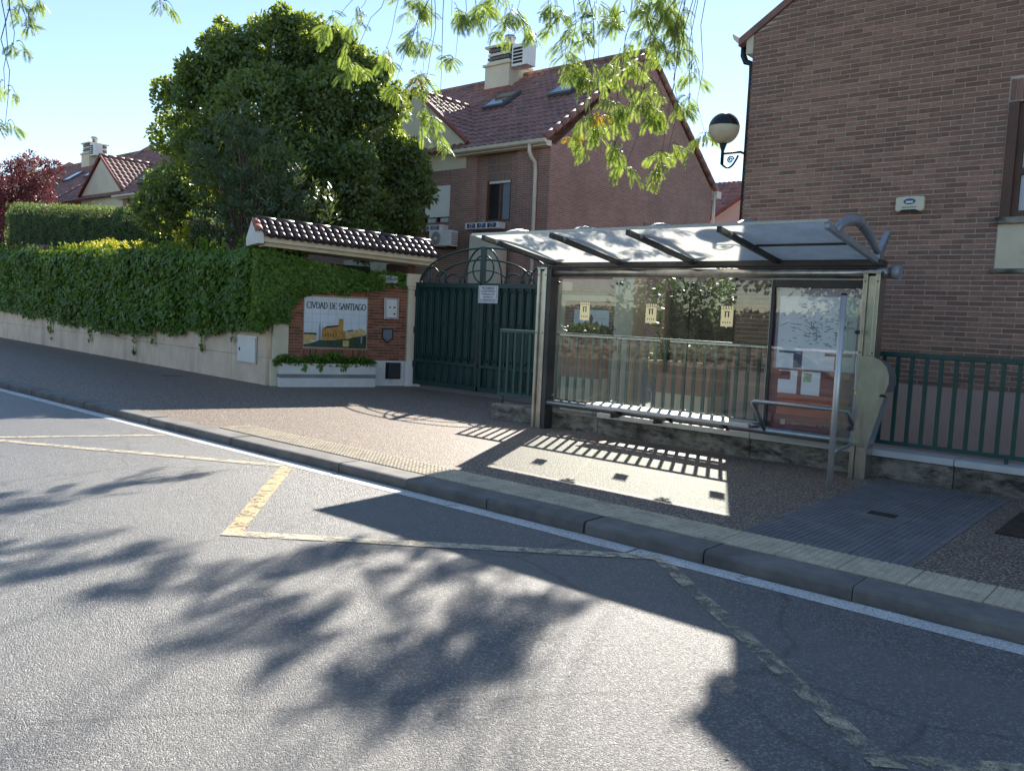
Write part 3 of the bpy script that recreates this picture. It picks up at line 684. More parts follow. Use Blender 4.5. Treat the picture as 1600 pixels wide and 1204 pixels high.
PL = [(-34.80,11.61,5.64,1.14),(-34.30,12.09,6.15,0.95),(-34.99,11.35,4.67,1.19),(-34.04,12.22,5.21,0.83),(-33.76,11.69,4.19,0.99),(-34.23,11.20,3.46,0.94),(-33.69,12.64,6.37,0.43),(-36.2,11.2,5.2,1.3),(-36.6,11.5,4.0,1.2)]
PL = [(x*1.25, y*1.25, 1.62+(z-1.62)*1.25, r*1.2) for (x,y,z,r) in PL]
pt = thing('purple_plum_tree', 'purple-leaved plum tree at the far left edge', 'tree', (-43.7,14.5,1.3))
tag(link('crown', leaf_mesh('plum_crown', *crown_leaves(PL, 1300, 0.13, 0.075)), 'plum_leaf', pt), kind='stuff')
tb = MB(); limb(tb, (-43.7,14.5,1.2), (-43.5,14.5,3.4), 0.16, 0.10)
for c_ in PL: limb(tb, (-43.5,14.5,3.3), c_[:3], 0.07, 0.012)
tb.build('trunk', 'bark', pt)

# honey locusts with feathery compound leaves
def pinnate(P, D, Nn, L, A, d, droop, side_n):
    """append the leaflets of one compound leaf: A base, d direction"""
    d = Vector(d).normalized(); nl = 17
    p = Vector(A); step = L/nl
    for i in range(nl):
        d = (d+Vector((0,0,-droop/nl))).normalized(); p = p+d*step
        s = d.cross(Vector(side_n)).normalized()
        w = L*0.36*(0.55+0.45*math.sin(math.pi*(i+1)/(nl+1)))
        for sg in (-1, 1):
            P.append(p); D.append(s*sg+d*0.45+Vector((0,0,-0.22))); Nn.append(s.cross(d)+Vector((random.gauss(0,.25),random.gauss(0,.25),random.gauss(0,.25)))); L_.append(w)
L_ = []
def locust_crown(clumps, per, leaf_len, root, keep=None):
    P, D, Nn = [], [], []
    tw = MB()
    for (x,y,z,r) in clumps:
        n = max(6, int(per*(r/0.35)**2)); c_ = Vector((x,y,z))
        nt_ = max(2, n//7)
        for k in range(nt_):
            e = Vector(rand_dirs(1)[0]); a = c_+Vector((0,0,r*0.9))*random.random()+e*r*0.25; b_ = c_+Vector((e.x*r, e.y*r, -abs(e.z)*r*0.9+r*0.15))
            pts = limb(tw, a, b_, 0.006, 0.002, sag=0.05, k=5, seg=4, wob=0.1)
            for q in range(7):
                t = random.random(); A = a.lerp(b_, t)
                d = Vector((random.gauss(0,1), random.gauss(0,1), random.uniform(-0.6,0.3)))+(b_-a).normalized()*0.6
                sn = Vector((random.gauss(0,.5), random.gauss(0,.5), 1)).normalized()
                pinnate(P, D, Nn, leaf_len*random.uniform(0.75,1.25), A, d, random.uniform(0.5,1.5), sn)
    return P, D, Nn, tw
GL = [(-11.88,8.84,6.36,0.38),(-11.61,9.09,6.54,0.32),(-11.61,8.99,5.68,0.45),(-10.80,9.75,6.21,0.48),(-10.66,9.79,5.52,0.41),(-10.63,9.74,4.82,0.45),(-10.36,9.94,4.51,0.32),(-11.18,9.39,5.92,0.27),(-9.64,9.42,6.26,0.35),(-9.35,9.68,6.38,0.35),(-8.22,9.26,5.80,0.42),(-7.81,9.62,5.88,0.37),(-8.38,9.15,6.02,0.37),(-6.88,9.04,5.33,0.36),(-6.72,9.21,5.63,0.38),(-6.08,9.08,5.51,0.39),(-5.83,9.29,5.44,0.36),(-6.97,8.91,4.88,0.32),(-6.64,9.18,4.79,0.36),(-6.29,9.24,5.00,0.35),(-5.87,9.21,5.00,0.36),(-5.59,9.47,5.22,0.32),(-5.43,9.56,4.78,0.24),(-6.51,8.97,4.19,0.33),(-6.12,8.92,4.34,0.34),(-5.89,9.13,4.43,0.36),(-5.51,9.16,4.23,0.28),(-6.61,8.86,3.98,0.22),(-5.98,8.72,3.73,0.24),(-5.85,8.80,3.50,0.20),(-5.41,9.06,3.66,0.24),(-5.46,8.99,3.42,0.19),(-5.41,9.53,4.38,0.21),(-5.22,9.65,3.99,0.18),(-10.85,9.76,6.75,0.48),(-5.75,9.38,5.65,0.40),(-11.01,9.47,5.34,0.22),(-9.53,9.44,5.61,0.22)]
GL = [((x*1.2, y*1.2, 1.62+(z-1.62)*1.2, r*1.15) if x > -9 else (x,y,z,r*0.85)) for (x,y,z,r) in GL]
lt = thing('honey_locust', 'feathery-leaved street tree whose branches hang over the bus shelter', 'tree', (-0.82,8.0,PZ))
upper = []
for k in range(10):          # crown above the hanging branches
    x = random.uniform(-11,0.5); y = random.uniform(8.0,12.2); z = 7.6+random.random()*1.8
    if x > -7.5: upper.append((x,y,z,random.uniform(0.3,0.55)))
P, D, NN, tw = locust_crown(GL, 31, 0.245, None)
n1 = len(P)
P2, D2, N2, tw2 = locust_crown(upper, 16, 0.30, None)
P += P2; D += D2; NN += N2
Lw = np.array(L_); L_.clear()
tag(link('foliage', leaf_mesh('locust_foliage', P, D, NN, Lw, Lw*0.15), 'locust_leaf', lt), kind='stuff')
tw.v += []; tw.build('twigs', 'twig_dark', lt)['kind'] = 'stuff'; tw2.build('twigs', 'twig_dark', lt)['kind'] = 'stuff'
# a few yellowing sprays
P, D, NN, tw3 = locust_crown([(-7.93,10.56,4.42,0.12),(-7.55,10.63,4.74,0.08),(-10.66,9.72,5.55,0.08)], 12, 0.16, None)
Lw = np.array(L_); L_.clear()
tag(link('yellowing_leaves', leaf_mesh('yellow_sprays', P, D, NN, Lw, Lw*0.15), 'locust_yellow', lt), kind='stuff')
tb = MB(); trunk_top = Vector((-0.55,8.05,4.9)); limb(tb, (-0.72,8.0,0.0), trunk_top, 0.17, 0.12, wob=0.03, seg=12, k=9)
arms = [((-7.2,11.2,7.4),0.075), ((-10.9,9.7,7.6),0.085), ((-3.5,9.3,8.4),0.07), ((0.9,7.8,8.6),0.07), ((-9.4,11.2,7.8),0.06)]
ends = []
for e, r in arms:
    pts = limb(tb, trunk_top, e, r, 0.02, sag=0.55, k=12, wob=0.05); ends += [Vector(p) for p in pts[4:]]
for c_ in GL+upper:
    c3 = Vector(c_[:3]); near = min(ends, key=lambda p: (p-c3).length+max(0,c3.z-p.z)*1.5)
    limb(tb, near, c3, 0.008, 0.003, sag=0.12, k=7, seg=5, wob=0.12)
tb.build('trunk', 'bark', lt)

GM = [(-11.44,3.79,5.00,0.29),(-11.25,3.93,4.86,0.18),(-10.08,4.97,5.16,0.18),(-11.40,3.72,4.06,0.14),(-11.36,3.71,3.64,0.11),(-11.18,4.03,5.12,0.14),(-11.37,3.80,4.56,0.15)]
l2 = thing('honey_locust', 'feathery-leaved street tree whose twigs hang in at the top left corner', 'tree', (-13.5,-4.8,PZ))
up2 = [(random.uniform(-18,-9.5), random.uniform(-8,2.2), random.uniform(6.3,9), random.uniform(.5,1.0)) for k in range(26)]
P, D, NN, tw = locust_crown(GM, 12, 0.15, None); P2, D2, N2, tw2 = locust_crown(up2, 7, 0.32, None)
Lw = np.array(L_); L_.clear()
tag(link('foliage', leaf_mesh('locust_foliage_b', P+P2, D+D2, NN+N2, Lw, Lw*0.15), 'locust_leaf', l2), kind='stuff')
tw.build('twigs', 'twig_dark', l2)['kind'] = 'stuff'
tb = MB(); tt = Vector((-13.4,-4.7,4.0)); limb(tb, (-13.5,-4.8,0), tt, 0.17, 0.12, wob=0.03, seg=12)
for e in ((-11.3,3.7,5.6),(-10.1,4.9,5.7),(-16,-2,8),(-12,-7,8),(-11,-1,8.2)): limb(tb, tt, e, 0.07, 0.012, sag=0.5, k=10, wob=0.05)
for c_ in GM: limb(tb, (-11.3,3.7,5.6) if c_[0] < -11 else (-10.1,4.9,5.7), c_[:3], 0.008, 0.003, seg=5)
tb.build('trunk', 'bark', l2)

# ================================================================== ENTRANCE WALL with sign
EA = Vector((-13.95, 9.17, 0)); eu = Vector((0.352, 0.936, 0)).normalized(); en = Vector((eu.y, -eu.x, 0))
UZ = Vector((0,0,1))
def ep(s, off, z): p = EA+eu*s+en*off; return Vector((p.x, p.y, z))
def ebox(mb, s0, s1, o0, o1, z0, z1):
    return mb.obox(ep((s0+s1)/2, (o0+o1)/2, (z0+z1)/2), eu*((s1-s0)/2), en*((o1-o0)/2), UZ*((z1-z0)/2))
ew = thing('entrance_wall', 'red brick entrance wall between cream pillars, carrying the tiled name sign', 'wall', ep(1.4, 0, PZ))
ebox(MB(), 0.30, 2.74, -0.25, -0.014, PZ-0.1, 2.16).build('mortar_backing', 'pale_mortar', ew)
ebox(MB(), 2.02, 2.742, -0.02, 0.03, PZ-0.1, 0.60).build('white_base', 'white_wash', ew)
# bricks: stretcher courses right and left of the sign, soldiers above and below it
def ebrick(s0, s1, z0, z1):
    o = ebox(MB(), s0, s1, -0.03, random.uniform(-0.002,0.003), z0, z1).build('brick', 'red_brick', ew); return o
row = 0
z = 0.615
while z < 2.12:
    for (a, b) in ((0.305, 0.585), (1.905, 2.735)):
        s = a-(0.1175 if row % 2 else 0)
        while s < b:
            s0, s1 = max(a, s+0.006), min(b, s+0.229)
            if s1-s0 > 0.03: ebrick(s0, s1, z, z+0.047)
            s += 0.235
    z += 0.058; row += 1
s = 0.595
while s < 1.89:
    ebrick(s, s+0.047, 1.885, 2.10); ebrick(s, s+0.047, 0.615, 0.815); s += 0.0585
# pillars with caps
def pillar(s0, s1, zt, lab):
    ebox(MB(), s0, s1, -0.30, 0.05, 0.60, zt).build('pillar', 'cream_paint', ew, 0.012)
    ebox(MB(), s0-0.04, s1+0.04, -0.34, 0.09, PZ-0.1, 0.60).build('pillar_base', 'cream_paint' if lab else 'white_wash', ew, 0.012)
pillar(0.0, 0.30, 2.05, 1); pillar(2.745, 3.02, 2.10, 0)
ebox(MB(), 2.72, 3.05, -0.34, 0.08, 2.10, 2.14).build('pillar_band', 'cream_paint', ew)
ebox(MB(), 2.70, 3.06, -0.36, 0.06, 2.14, 2.42).build('pillar_cap', 'cream_paint', ew, 0.03)
for k in range(3): ebox(MB(), 2.44, 2.70, -0.20, -0.10, 2.18+k*0.075, 2.215+k*0.075).build('grille_slat', 'brown_frame', ew)
# tiled name sign
ts = thing('tiled_sign', 'white glazed tile sign reading CIVDAD DE SANTIAGO above a painted town', 'sign', ep(1.24, 0, 0.85))
S0, S1, Z0, Z1 = 0.60, 1.875, 0.845, 1.845
ebox(MB(), S0-0.012, S1+0.012, -0.03, -0.004, Z0-0.012, Z1+0.012).build('setting_bed', 'pale_mortar', ts)
for i in range(8):
    for j in range(6):
        w, h = (S1-S0)/8, (Z1-Z0)/6
        ebox(MB(), S0+i*w+0.002, S0+(i+1)*w-0.002, -0.006, 0.006, Z0+j*h+0.002, Z0+(j+1)*h-0.002).build('tile', 'glazed_white', ts)
def mural(name, pts, mat, off):
    MB().prism([(S0+p[0]*(S1-S0), Z0+p[1]*(Z1-Z0)) for p in pts], ep(0,off,0), eu, UZ, en*0.001).build(name, mat, ts)
mural('painted_hill', [(0,0.01),(1,0.0),(1,.28),(.85,.27),(.7,.22),(.5,.16),(.25,.15),(.1,.08),(0,.06)], 'mural_green', 0.0065)
mural('painted_house', [(0,.07),(.13,.09),(.13,.14),(.2,.15),(.2,.26),(0,.27)], 'mural_pale', 0.0080)
mural('painted_roof', [(-0.0,.26),(.2,.25),(.2,.29),(.0,.29)], 'mural_roof', 0.0095)
mural('painted_spire', [(.225,.15),(.27,.15),(.262,.40),(.25,.53),(.235,.40)], 'mural_spire', 0.0095)
mural('painted_spire', [(.275,.20),(.31,.20),(.30,.36),(.292,.45),(.284,.36)], 'mural_spire', 0.0085)
mural('painted_church', [(.28,.16),(.55,.17),(.67,.19),(.67,.34),(.57,.36),(.56,.43),(.30,.38),(.28,.34)], 'mural_ochre', 0.0100)
mural('painted_roof', [(.29,.375),(.56,.425),(.54,.455),(.36,.43)], 'mural_roof', 0.0112)
mural('painted_tower', [(.545,.25),(.615,.25),(.618,.58),(.545,.58)], 'mural_ochre', 0.0125)
mural('painted_house', [(.67,.17),(.78,.22),(.92,.25),(.98,.26),(.98,.36),(.9,.40),(.8,.36),(.7,.35),(.68,.30)], 'mural_pale', 0.0100)
mural('painted_roof', [(.68,.33),(.78,.35),(.79,.375),(.69,.355)], 'mural_roof', 0.0115)
mural('painted_house', [(.62,.03),(.72,.03),(.72,.15),(.62,.15)], 'mural_pale', 0.0085)
mural('painted_figure', [(.905,.10),(.935,.10),(.935,.27),(.915,.29)], 'mural_spire', 0.0115)
for k in range(5): mural('painted_window', [(.33+k*.043,.22),(.342+k*.043,.22),(.342+k*.043,.29),(.33+k*.043,.29)], 'mural_roof', 0.0112)
# serif capitals from strokes (x 0..1, y 0..1)
ARC = lambda cx, cy, rx, ry, a0, a1, k=10: [(cx+rx*math.cos(math.radians(a0+(a1-a0)*i/k)), cy+ry*math.sin(math.radians(a0+(a1-a0)*i/k))) for i in range(k+1)]
GLY = {'C': (.72,[ARC(.4,.5,.36,.5,50,310)],[]), 'I': (.34,[[(.17,0),(.17,1)]],[(.17,0),(.17,1)]), 'V': (.8,[[(.05,1),(.4,0)],[(.4,0),(.75,1)]],[(.05,1),(.75,1)]),
 'D': (.78,[[(.15,0),(.15,1)],[(.15,1)]+ARC(.3,.5,.4,.5,90,-90)+[(.15,0)]],[]), 'A': (.8,[[(.05,0),(.4,1)],[(.4,1),(.75,0)],[(.2,.35),(.6,.35)]],[(.05,0),(.75,0)]),
 'E': (.7,[[(.15,0),(.15,1)],[(.15,1),(.6,1),(.6,.86)],[(.15,.52),(.48,.52)],[(.15,0),(.62,0),(.62,.15)]],[]),
 'S': (.62,[ARC(.31,.74,.22,.25,30,270)+ARC(.31,.25,.24,.25,90,-150)],[]), 'N': (.8,[[(.12,0),(.12,1)],[(.12,1),(.68,0)],[(.68,0),(.68,1)]],[(.12,0),(.68,1)]),
 'T': (.72,[[(.36,0),(.36,1)],[(.05,.86),(.05,1),(.67,1),(.67,.86)]],[(.36,0)]), 'G': (.8,[ARC(.4,.5,.36,.5,50,340)+[(.74,.42),(.52,.42)]],[]), 'O': (.8,[ARC(.4,.5,.36,.5,0,360,18)],[]), ' ': (.42,[],[])}
def strokes(word, s_start, s_end, zb, zt, off):
    tot = sum(GLY[ch][0] for ch in word); kx = (s_end-s_start)/tot; h = zt-zb; x = s_start
    for ch in word:
        w, st_, ser = GLY[ch]; mb = MB()
        if not st_: x += w*kx; continue
        segs = []
        for pl in st_:
            for a, b in zip(pl[:-1], pl[1:]): segs.append((a, b))
        for q in ser: segs.append(((q[0]-.13, q[1]), (q[0]+.13, q[1])))
        for a, b in segs:
            A = Vector((x+a[0]*kx, zb+a[1]*h)); B = Vector((x+b[0]*kx, zb+b[1]*h)); d = (B-A)
            if d.length < 1e-5: continue
            d.normalize(); th = 0.0085 if abs(d.y) > 0.4 else 0.005; nn_ = Vector((-d.y, d.x))*th; A2, B2 = A-d*0.004, B+d*0.004
            pts = [A2-nn_, B2-nn_, B2+nn_, A2+nn_]
            mb.add([ep(p.x, off+0.0002*random.random(), p.y) for p in pts], [(0,1,2,3)])
        mb.build('letter', 'ink_black', ts); x += w*kx
strokes('CIVDAD DE SANTIAGO', 0.645, 1.845, 1.615, 1.735, 0.0085)
# intercom, plaque, street plate
ic = thing('intercom', 'grey metal intercom panel on the red brick entrance wall', 'intercom', ep(2.38, 0, 1.45))
ebox(MB(), 2.225, 2.545, 0.0, 0.05, 1.45, 1.90).build('housing', 'cool_steel', ic, 0.012)
ebox(MB(), 2.275, 2.495, 0.05, 0.054, 1.50, 1.86).build('face_plate', 'white_metal', ic)
for (a, z_, w) in ((2.33,1.69,.03),(2.42,1.69,.045),(2.42,1.56,.045)): ebox(MB(), a, a+w, 0.054, 0.060, z_, z_+0.028).build('button', 'ink_black', ic)
pq = thing('shield_plaque', 'dark shield-shaped plaque on the red brick wall below the intercom', 'plaque', ep(2.33, 0, 1.0))
shp = [(-.12,.145),(.12,.145),(.12,-.06),(0,-.15),(-.12,-.06)]
MB().prism(shp, ep(2.325,0.0,1.125), eu, UZ, en*0.02).build('rim', 'ink_black', pq)
MB().prism([(x*0.8, y*0.82) for x, y in shp], ep(2.325,0.02,1.125), eu, UZ, en*0.006).build('field', 'ink_grey', pq)
lb = thing('letter_niche', 'dark metal letter flap in the white base beside the planter', 'letter box', ep(2.46, 0, 0.24))
ebox(MB(), 2.30, 2.63, 0.03, 0.035, 0.23, 0.57).build('recess', 'dark_room', lb)
ebox(MB(), 2.36, 2.62, 0.035, 0.075, 0.25, 0.55).build('flap', 'dark_steel', lb, 0.008)
sp = thing('street_plate', 'narrow grey street name plate above the brick wall', 'sign', ep(2.2, 0, 2.2))
ebox(MB(), 1.88, 2.50, 0.02, 0.032, 2.20, 2.345).build('plate', 'plate_grey', sp)
text_obj('lettering', 'Avda. de La Plaza, 1', 0.075, ep(2.19, 0.034, 2.275), eu, UZ, 'ink_black', sp)
ebox(MB(), 1.95, 1.97, -0.1, 0.02, 2.1, 2.3).build('bracket', 'dark_steel', sp)
ebox(MB(), 2.41, 2.43, -0.1, 0.02, 2.1, 2.3).build('bracket', 'dark_steel', sp)
# white planter below the sign
pr = thing('wall_planter', 'white masonry planter with a grey stripe below the tiled sign', 'planter', ep(1.05, 0.15, PZ))
ebox(MB(), 0.08, 2.0, 0.10, 0.30, PZ-0.1, 0.265).build('lower_course', 'white_wash', pr, 0.006)
ebox(MB(), 0.08, 2.0, 0.10, 0.305, 0.265, 0.335).build('grey_band', 'grey_stripe', pr)
ebox(MB(), 0.08, 2.0, 0.25, 0.30, 0.335, 0.545).build('front_panel', 'white_wash', pr, 0.006)
ebox(MB(), 0.08, 0.13, 0.06, 0.25, 0.335, 0.545).build('end_panel', 'white_wash', pr)
ebox(MB(), 1.95, 2.0, 0.05, 0.25, 0.335, 0.545).build('end_panel', 'white_wash', pr)
ebox(MB(), 0.13, 1.95, 0.06, 0.25, 0.335, 0.50).build('soil', 'soil', pr)
pp = thing('planter_greenery', 'low trailing green plants filling the white planter', 'plants', ep(1.0, 0.15, 0.5))
P, D, NN = [], [], []
for k in range(2600):
    s = random.uniform(0.0,2.0); h = (0.15+0.09*mnoise.noise(Vector((s*3,0,0))))*(1-0.5*abs(s-1.0)**3)
    P.append(ep(s, random.uniform(0.05,0.32), 0.50+h*random.random()*1.4)); D.append(Vector((random.gauss(0,.6),random.gauss(0,.6),random.uniform(-.6,.6)))+en*.4); NN.append(Vector((random.gauss(0,.5),random.gauss(0,.5),1))+en*.5)
for s0 in (0.55, 0.85, 1.35):
    for k in range(16): P.append(ep(s0+random.gauss(0,.03),0.315,0.55-random.random()*0.12)); D.append((0,0,-1)); NN.append(en)
tag(link('foliage', leaf_mesh('planter_foliage', P, D, NN, rng.uniform(.045,.08,len(P)), .045, IVY), 'ivy_leaf', pp), kind='stuff')
# ivy over the entrance wall, below the canopy
iv2 = thing('ivy_spray', 'loose ivy tumbling over the brick wall above the tiled sign', 'ivy', ep(0.8, 0, 2.0))
P, D, NN = [], [], []
for k in range(5200):
    s = -0.45+2.6*random.random()**1.15; zt = 2.66-0.16*max(0,s); zb = 1.32 if s < 0.30 else (1.62+0.9*(s-0.3) if s < 0.62 else 1.90+0.12*(s-.6))
    zb += 0.10*mnoise.noise(Vector((s*4,3,0))); z = zb+(zt-zb)*random.random()
    off = 0.14+0.10*mnoise.noise(Vector((s*2,z*2,2)))-0.08*max(0,1-(z-zb)/.2)+random.uniform(-.05,.05)
    P.append(ep(s, off+max(0,0.25-s)*0.25, z)); NN.append(en+Vector((random.gauss(0,.4),random.gauss(0,.4),.35+random.gauss(0,.4)))); D.append(Vector((random.gauss(0,.5),random.gauss(0,.5),-.7)))
for k in range(900):
    s = random.uniform(1.85,2.7); P.append(ep(s, random.uniform(-.1,.02), 2.12+0.28*random.random())); NN.append(en+Vector((random.gauss(0,.5),random.gauss(0,.5),.5))); D.append((random.gauss(0,.5),random.gauss(0,.5),random.gauss(0,.5)))
tag(link('foliage', leaf_mesh('ivy_spray_leaves', P, D, NN, rng.uniform(.06,.11,len(P)), .085, IVY), 'ivy_leaf', iv2), kind='stuff')
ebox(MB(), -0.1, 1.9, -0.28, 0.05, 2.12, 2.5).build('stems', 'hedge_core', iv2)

# tiled canopy above it
cy_ = thing('tiled_canopy', 'long narrow canopy of dark glazed roof tiles over the entrance wall', 'canopy', ep(1.4, -0.1, 2.75))
RS0, RS1, RO = -0.30, 3.20, -0.10      # ridge line offset; falls towards the viewer
def cz(s, z): return z-0.040*(s-RS0)
def cprism(mb, pts, s0, s1):          # cross-section (off, z) extruded along the wall, dipping to the right
    k = len(pts); A = [ep(s0, p[0], cz(s0, p[1])) for p in pts]; B = [ep(s1, p[0], cz(s1, p[1])) for p in pts]
    mb.add(A+B, [tuple(range(k)), tuple(reversed(range(k, 2*k)))]+[(i, k+i, k+(i+1)%k, (i+1)%k) for i in range(k)])
    return mb
cprism(MB(), [(0.42,2.80),(0.42,2.90),(RO,3.20),(-0.62,2.90),(-0.62,2.80)], RS0, RS1).build('slab', 'cream_paint', cy_)
cprism(MB(), [(-0.50,2.73),(0.30,2.73),(0.30,2.799),(-0.50,2.799)], RS0+0.05, RS1-0.03).build('beam', 'cream_paint', cy_)
cprism(MB(), [(0.46,2.76),(0.46,2.92),(RO,3.27),(-0.66,2.92),(-0.66,2.76)], RS0-0.10, RS0).build('gable_end', 'white_wash', cy_)
def barrel(L, r0_, r1_, conv=1):
    mb = MB(); sg = 6; th = 0.014
    for t, r in ((0,r0_),(1,r1_)):
        for rr in (r, r-th):
            for j in range(sg+1):
                a = math.pi*j/sg; mb.v.append((rr*math.cos(a), L*t, rr*math.sin(a)*conv*0.85))
    k = sg+1
    for j in range(sg):
        mb.f += [(j, j+1, 2*k+j+1, 2*k+j), (k+j+1, k+j, 3*k+j, 3*k+j+1), (j+1, j, k+j, k+j+1), (2*k+j, 2*k+j+1, 3*k+j+1, 3*k+j)]; mb.smooth += [True]*4
    return mb.mesh('roof_tile')
sl = (Vector((0,0,0)) + en*(0.46-RO) + UZ*(-0.33)); sl_len = sl.length; sdir = sl.normalized()       # downslope, front side
sdir2 = (-en*(0.56)+UZ*(-0.33)).normalized()
bt_front = barrel(0.25, 0.066, 0.056); bt_front.materials.append(MATS['glazed_tile'])
bt_ch = barrel(0.25, 0.062, 0.052, -1); bt_ch.materials.append(MATS['glazed_tile'])
bt_ridge = barrel(0.40, 0.085, 0.075); bt_ridge.materials.append(MATS['glazed_tile'])
bt_or = barrel(0.26, 0.085, 0.075); bt_or.materials.append(MATS['orange_tile'])
def place_axis(me, p, ydir, zup, name='tile'):
    y = Vector(ydir).normalized(); x = y.cross(Vector(zup)).normalized(); z_ = x.cross(y)
    o = bpy.data.objects.new(name, me); C.objects.link(o)
    o.matrix_world = Matrix(((x.x,y.x,z_.x,p[0]),(x.y,y.y,z_.y,p[1]),(x.z,y.z,z_.z,p[2]),(0,0,0,1)))
    o.parent = cy_; o.matrix_parent_inverse = Matrix.Translation(-cy_.location)
    return o
nc = 25; w_ = (RS1-RS0)/nc
for i in range(nc):
    s = RS0+(i+0.5)*w_
    for (sd, norm) in ((sdir, en), (sdir2, -en)):
        for k in range(3):
            base = ep(s, RO, cz(s, 3.225))+sd*(0.06+k*0.20+0.235)
            place_axis(bt_front, base+Vector((0,0,0.030-k*0.004)), -sd, UZ+norm*0.5)
            b2_ = ep(s+w_/2, RO, cz(s+w_/2, 3.225))+sd*(0.06+k*0.20+0.235)
            if sd is sdir: place_axis(bt_ch, b2_+Vector((0,0,0.045)), -sd, UZ+norm*0.5)
rd = (ep(1, RO, cz(1, 0))-ep(0, RO, cz(0, 0))).normalized()
for k in range(10):
    s = RS0-0.03+k*0.352; place_axis(bt_ridge, ep(s, RO, cz(s, 3.245)), rd, UZ, 'ridge_tile')
for k in range(2):
    place_axis(bt_or, ep(RS0-0.05, RO, cz(RS0, 3.24))+sdir*(0.30+k*0.24), -sdir, UZ+en*0.5, 'verge_tile')
ebox(MB(), 2.80, 2.92, -0.20, -0.08, 2.40, 2.64).build('support_post', 'brown_frame', cy_)
ebox(MB(), 0.05, 0.20, -0.22, -0.07, 2.04, 2.75).build('support_post', 'brown_frame', cy_)

# ================================================================== DRIVEWAY GATE
GY = 11.75
gate = thing('driveway_gate', 'dark green metal double gate with arched scrollwork on top', 'gate', (-11.0, GY, PZ))
for (xa, xb) in ((-12.70,-10.91),(-10.87,-9.20)):
    bx('sheet', 'green_paint', gate, xa, xb, GY, GY+0.015, 0.18, 2.22)
    for (a,b,c_,d) in ((xa,xb,2.14,2.235),(xa,xb,0.16,0.25),(xa,xb,0.62,0.68)): bx('rail', 'green_paint', gate, a, b, GY-0.05, GY+0.03, c_, d, 0.004)
    for x in (xa, xb-0.07): bx('stile', 'green_paint', gate, x, x+0.07, GY-0.052, GY+0.032, 0.155, 2.24, 0.004)
    nb_ = 8; w = (xb-xa-0.14)/nb_
    for i in range(nb_):          # long rounded loops of bar in front of the sheet
        cx = xa+0.07+(i+0.5)*w; r = w*0.36; pts = []
        for k in range(9): a = math.pi*k/8; pts.append((cx+r*math.cos(a), GY-0.03, 2.02-r*0+r*math.sin(a)*1.1))
        for k in range(9): a = math.pi+math.pi*k/8; pts.append((cx+r*math.cos(a), GY-0.03, 0.82+r*math.sin(a)*1.1))
        pts.append(pts[0]); MB().tube(pts, 0.011, 6, False).build('loop_bar', 'green_paint', gate)
        if i: bx('bar', 'green_paint', gate, cx-w/2-0.011, cx-w/2+0.011, GY-0.045, GY-0.004, 0.68, 2.14)
        MB().tube([(cx,GY-0.03,0.25),(cx,GY-0.03,0.62)], 0.010, 6).build('bar', 'green_paint', gate)
        MB().tube([(cx+0.03*math.cos(q*0.63),GY-0.035,1.42+0.06*math.sin(q*0.63)) for q in range(11)], 0.007, 5, False).build('ring', 'green_paint', gate)
for z_ in (0.5, 1.2, 1.95): MB().tube([(-12.72,GY-0.02,z_),(-12.72,GY-0.02,z_+0.14)], 0.028, 8).build('hinge', 'green_paint', gate)
bx('centre_post', 'green_paint', gate, -10.945, -10.825, GY-0.03, GY+0.02, 2.24, 2.93, 0.004)
def arc(cx, cz_, rx, rz, a0, a1, r=0.019, k=22, name='scroll_bar'):
    MB().tube([(cx+rx*math.cos(math.radians(a0+(a1-a0)*i/k)), GY-0.005+random.uniform(-.001,.001), cz_+rz*math.sin(math.radians(a0+(a1-a0)*i/k))) for i in range(k+1)], r, 7).build(name, 'green_paint', gate)
GX = -10.885
arc(GX, 2.24, 1.70, 0.66, 3, 177, 0.020, 40); arc(GX, 2.24, 1.22, 0.44, 4, 176, 0.018, 34)
arc(GX, 2.24, 0.48, 0.68, 0, 180); arc(GX, 2.50, 0.27, 0.26, 0, 360, 0.016); arc(GX, 2.24, 0.62, 0.24, 0, 180, 0.014)
for sg in (-1, 1):
    arc(GX+sg*1.40, 2.24, 0.24, 0.30, 0, 180, 0.017); arc(GX+sg*0.78, 2.24, 0.22, 0.17, 0, 180, 0.015); arc(GX+sg*1.62, 2.24, 0.12, 0.18, 0, 180, 0.015); arc(GX+sg*1.12, 2.24, 0.16, 0.22, 0, 180, 0.015)
    for x, z1 in ((0.48,2.30),(1.02,2.47),(1.45,2.52)): MB().tube([(GX+sg*x,GY,2.23),(GX+sg*x,GY,z1)], 0.013, 6).build('scroll_bar', 'green_paint', gate)
ns = thing('notice_sign', 'small white notice with black lettering on the green gate', 'sign', (-10.67, GY-0.06, 1.86))
bx('plate', 'sign_white', ns, -10.92, -10.43, GY-0.072, GY-0.058, 1.86, 2.19)
for (a,b,c_,d) in ((-10.895,-10.455,2.165,2.170),(-10.895,-10.455,1.880,1.885),(-10.895,-10.890,1.885,2.165),(-10.460,-10.455,1.885,2.165)): bx('border_line', 'ink_black', ns, a, b, GY-0.0745, GY-0.0725, c_, d)
for k, (tx, s_) in enumerate((('PROHIBIDA',.062),('LA ENTRADA',.062),('A PERSONAS NO',.044),('VECINAS DE',.044),('LA URBANIZACION',.044))):
    text_obj('lettering', tx, s_, (-10.675, GY-0.074, 2.135-k*0.054), (1,0,0), UZ, 'ink_black', ns)

